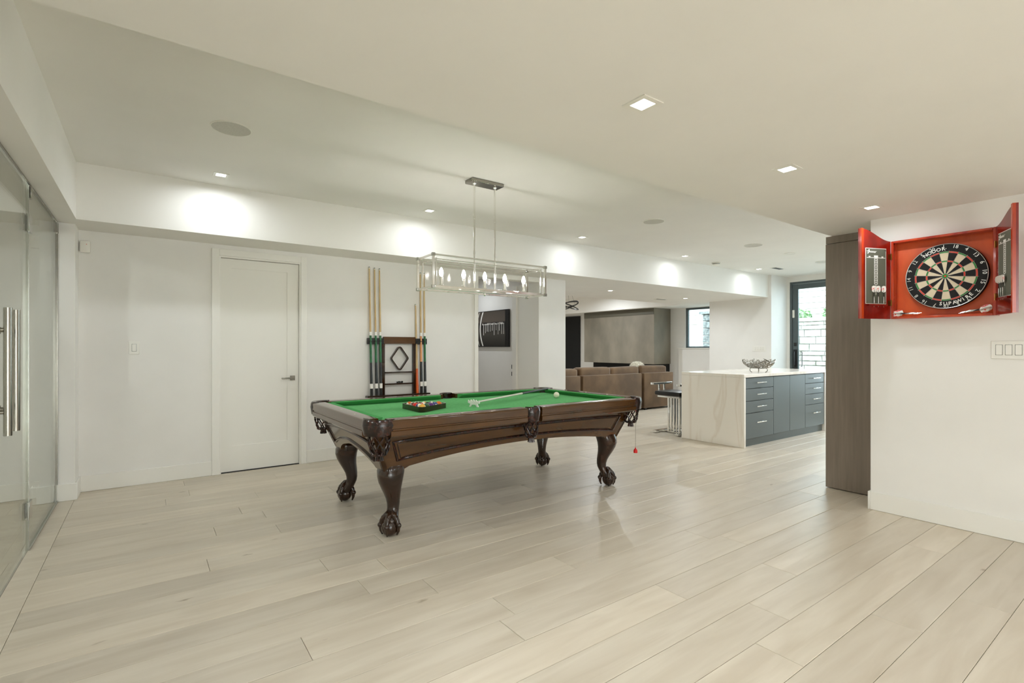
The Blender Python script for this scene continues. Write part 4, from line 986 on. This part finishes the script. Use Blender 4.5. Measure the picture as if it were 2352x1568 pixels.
# ---------------------------------------------------------------- bar stool
bsn = empty('bar_stool', (6.235, 4.56, 0), 'chrome bar stool with black seat behind the island end', 'stool')
for sy in (-1, 1): bx('foot_bar', (-.235, sy*.19-.03, .004), (.235, sy*.19+.03, .034), CHROME, bsn, .003)
bx('cross_foot', (-.05, -.16, .004), (.05, .16, .026), CHROME, bsn, .003)
for x in (-.085, -.02, .055):
    bx('post', (x-.014, -.06, .026), (x+.014, -.035, .520), CHROME, bsn, .003); bx('post', (x-.014, .035, .026), (x+.014, .06, .520), CHROME, bsn, .003)
bx('seat_frame', (-.16, -.19, .520), (.20, .19, .548), CHROME, bsn, .004)
bm = B(); box(bm, (-.195, -.215, .550), (.215, .215, .612), bev=.022); finish('seat', bm, BLACK, bsn, smooth=True)
for sy in (-1, 1):
    bx('arm_post', (-.09, sy*.225-.008, .545), (-.065, sy*.225+.008, .700), CHROME, bsn, .002); bx('arm_post', (.03, sy*.225-.008, .545), (.055, sy*.225+.008, .700), CHROME, bsn, .002)
    bx('armrest', (-.235, sy*.225-.03, .70), (.20, sy*.225+.03, .73), CHROME, bsn, .006)

# ---------------------------------------------------------------- sofa
sf = empty('sectional_sofa', (7.2, 7.0, 0), 'brown velvet sectional sofa seen from behind beyond the pool table', 'sofa')
def SS(o): return rel(o, sf)
def soft(nm, a, b, m, bev=.03):
    bm = B(); box(bm, a, b, bev=bev)
    fs = [e for e in bm.edges]; return SS(finish(nm, bm, m, smooth=True))
for x0, x1 in ((5.30, 6.25), (6.305, 7.905), (7.975, 8.90)):
    soft('back_frame', (x0, 6.55, .035), (x1, 6.75, .735), SOFA, .022); soft('seat_base', (x0+.01, 6.76, .035), (x1-.01, 7.50, .28), SOFA, .02)
for k, (x0, x1) in enumerate(((5.35, 6.27), (6.33, 7.12), (7.16, 7.93), (7.985, 8.80))):
    bm = B(); tl = rnd.uniform(-.012, .012); box(bm, (x0, 6.64, .44), (x1, 6.86, .862+.01*(k % 2)), bev=.05)
    for v in bm.verts:
        u = (v.co.x-x0)/(x1-x0); v.co.z += (.014*math.sin(math.pi*u)+tl*(u-.5)*2) if v.co.z > .7 else 0; v.co.y += .02*math.sin(math.pi*u)
    SS(finish('back_cushion', bm, SOFA, smooth='all')); soft('seat_cushion', (x0, 6.86, .285), (x1, 7.50, .44), SOFA, .035)
for x in (5.4, 6.15, 6.4, 7.8, 8.05, 8.82): SS(bx('foot', (x-.03, 6.57, 0), (x+.03, 6.63, .035), SOFAD))
pf = empty('fluffy_pillow', (8.05, 6.80, .87), 'fluffy white pillow perched on the sofa back', 'pillow')
bm = B(); sphere(bm, (0, 0, .0), .1, (1.6, .8, .72), 20, 12)
finish('pillow_core', bm, FUR, pf, smooth='all')
bm = B()
for i in range(900):
    th = rnd.uniform(0, 2*math.pi); ph = math.acos(rnd.uniform(-.5, 1)); nrm = Vector((math.sin(ph)*math.cos(th), math.sin(ph)*math.sin(th), math.cos(ph)))
    p = Vector((nrm.x*.158, nrm.y*.078, nrm.z*.070)); d = (nrm+Vector((rnd.uniform(-.5, .5), rnd.uniform(-.5, .5), rnd.uniform(-.5, .3)))).normalized(); x, y = frame_of(d); L_ = rnd.uniform(.02, .042)
    a = [bm.verts.new(p+x*.005), bm.verts.new(p-x*.0025+y*.0043), bm.verts.new(p-x*.0025-y*.0043)]; t = bm.verts.new(p+d*L_)
    for k in range(3): bm.faces.new((a[k], a[(k+1) % 3], t))
o = finish('fur', bm, FUR, pf); o['kind'] = 'stuff'
# ---------------------------------------------------------------- fireplace volume
fp = empty('fireplace_volume', (10.85, 9.5, 0), 'large grey plaster fireplace block on the far living room wall', 'fireplace')
def FF(o): return rel(o, fp)
FF(bx('plaster_block', (10.52, 8.33, .81), (11.195, 10.88, ZB-.004), PLAST)); FF(bx('black_niche', (10.80, 8.36, .24), (11.195, 10.78, .808), DARKV)); FF(bx('hearth', (10.56, 8.36, 0), (11.195, 10.78, .235), PLAST))
FF(bx('shadow_band', (10.51, 8.335, 2.10), (10.5195, 10.875, 2.254), mat('shadow_band_tone', (84, 80, 66), .6)))  # dark strip painting the cast shadow along the top of the block
# ring pendant in the living room
pd = empty('ring_pendant', (7.38, 8.18, ZR), 'dark looped ring pendant lamp in the living room', 'pendant light')
bm = B()
for k, (tx, ty, zc) in enumerate(((.32, .1, -.54), (-.3, .22, -.55), (.1, -.34, -.56))):
    tube(bm, [(.25*math.cos(2*math.pi*i/36), .25*math.sin(2*math.pi*i/36), zc+tx*.25*math.cos(2*math.pi*i/36)+ty*.25*math.sin(2*math.pi*i/36)) for i in range(36)], .011, 6, closed=True)
finish('rings', bm, BLACK, pd, smooth=True)
bm = B()
for a in (0, 2.1, 4.2): tube(bm, [(0, 0, 0), (.25*math.cos(a), .25*math.sin(a), -.52)], .002, 5)
finish('cable', bm, BLACK, pd); bm = B(); lathe(bm, [(.06, 0), (.06, -.03), (.02, -.035)], n=24); finish('canopy', bm, BLACK, pd, smooth=True)
# ---------------------------------------------------------------- art in the passage
PX = 4.755
ar = empty('framed_photograph', (PX, 7.17, 1.25), 'black and white harbour photograph hanging in the passage', 'picture')
def AA(o): return rel(o, ar)
AA(bx('canvas', (PX-.035, 6.63, 1.255), (PX, 7.72, 1.868), BLACK, bev=.002))
ph = mat('photo_print', (90, 84, 76), .5)
N, L, b = nodes(ph); g = N.new('ShaderNodeNewGeometry'); sp = N.new('ShaderNodeSeparateXYZ'); L.new(g.outputs['Position'], sp.inputs[0])
r = N.new('ShaderNodeValToRGB'); mr = N.new('ShaderNodeMapRange'); mr.inputs[1].default_value = 1.27; mr.inputs[2].default_value = 1.86; L.new(sp.outputs[2], mr.inputs[0]); L.new(mr.outputs[0], r.inputs[0])
e_ = r.color_ramp.elements; e_[0].color = (*s2l((38, 36, 32)), 1); e_[1].color = (*s2l((74, 66, 58)), 1)
for p, c in ((.35, (70, 66, 60)), (.55, (44, 40, 36)), (.66, (30, 27, 25)), (.70, (92, 82, 74))): k = e_.new(p); k.color = (*s2l(c), 1)
L.new(r.outputs[0], b.inputs['Base Color'])
AA(bx('print', (PX-.0365, 6.72, 1.27), (PX-.035, 7.70, 1.855), ph))
bm = B()
for y in [6.76+.055*i+rnd.uniform(-.01, .01) for i in range(12)]: box(bm, (PX-.0372, y, 1.62-rnd.uniform(.05, .17)), (PX-.0366, y+rnd.uniform(.006, .014), 1.65))
for y in [6.75+.04*i for i in range(17)]: box(bm, (PX-.0372, y, 1.63), (PX-.0366, y+.022, 1.645+rnd.uniform(0, .02)))
for off_, wd in ((7.46, .035), (7.58, .014)):
    pts = [(off_-.09*(((z-1.56)/.29)**2)*1.0, z) for z in [1.27+.585*i/12 for i in range(13)]]
    poly = pts+[(y+wd, z) for y, z in pts[::-1]]
    for (a, z0), (c, z1) in zip(pts, pts[1:]): prism(bm, [(a, z0), (a+wd, z0), (c+wd, z1), (c, z1)], lambda u, v, t: Vector((PX-.0366-t, u, v)), 0, .0006)
AA(finish('print_highlights', bm, PRINTW))
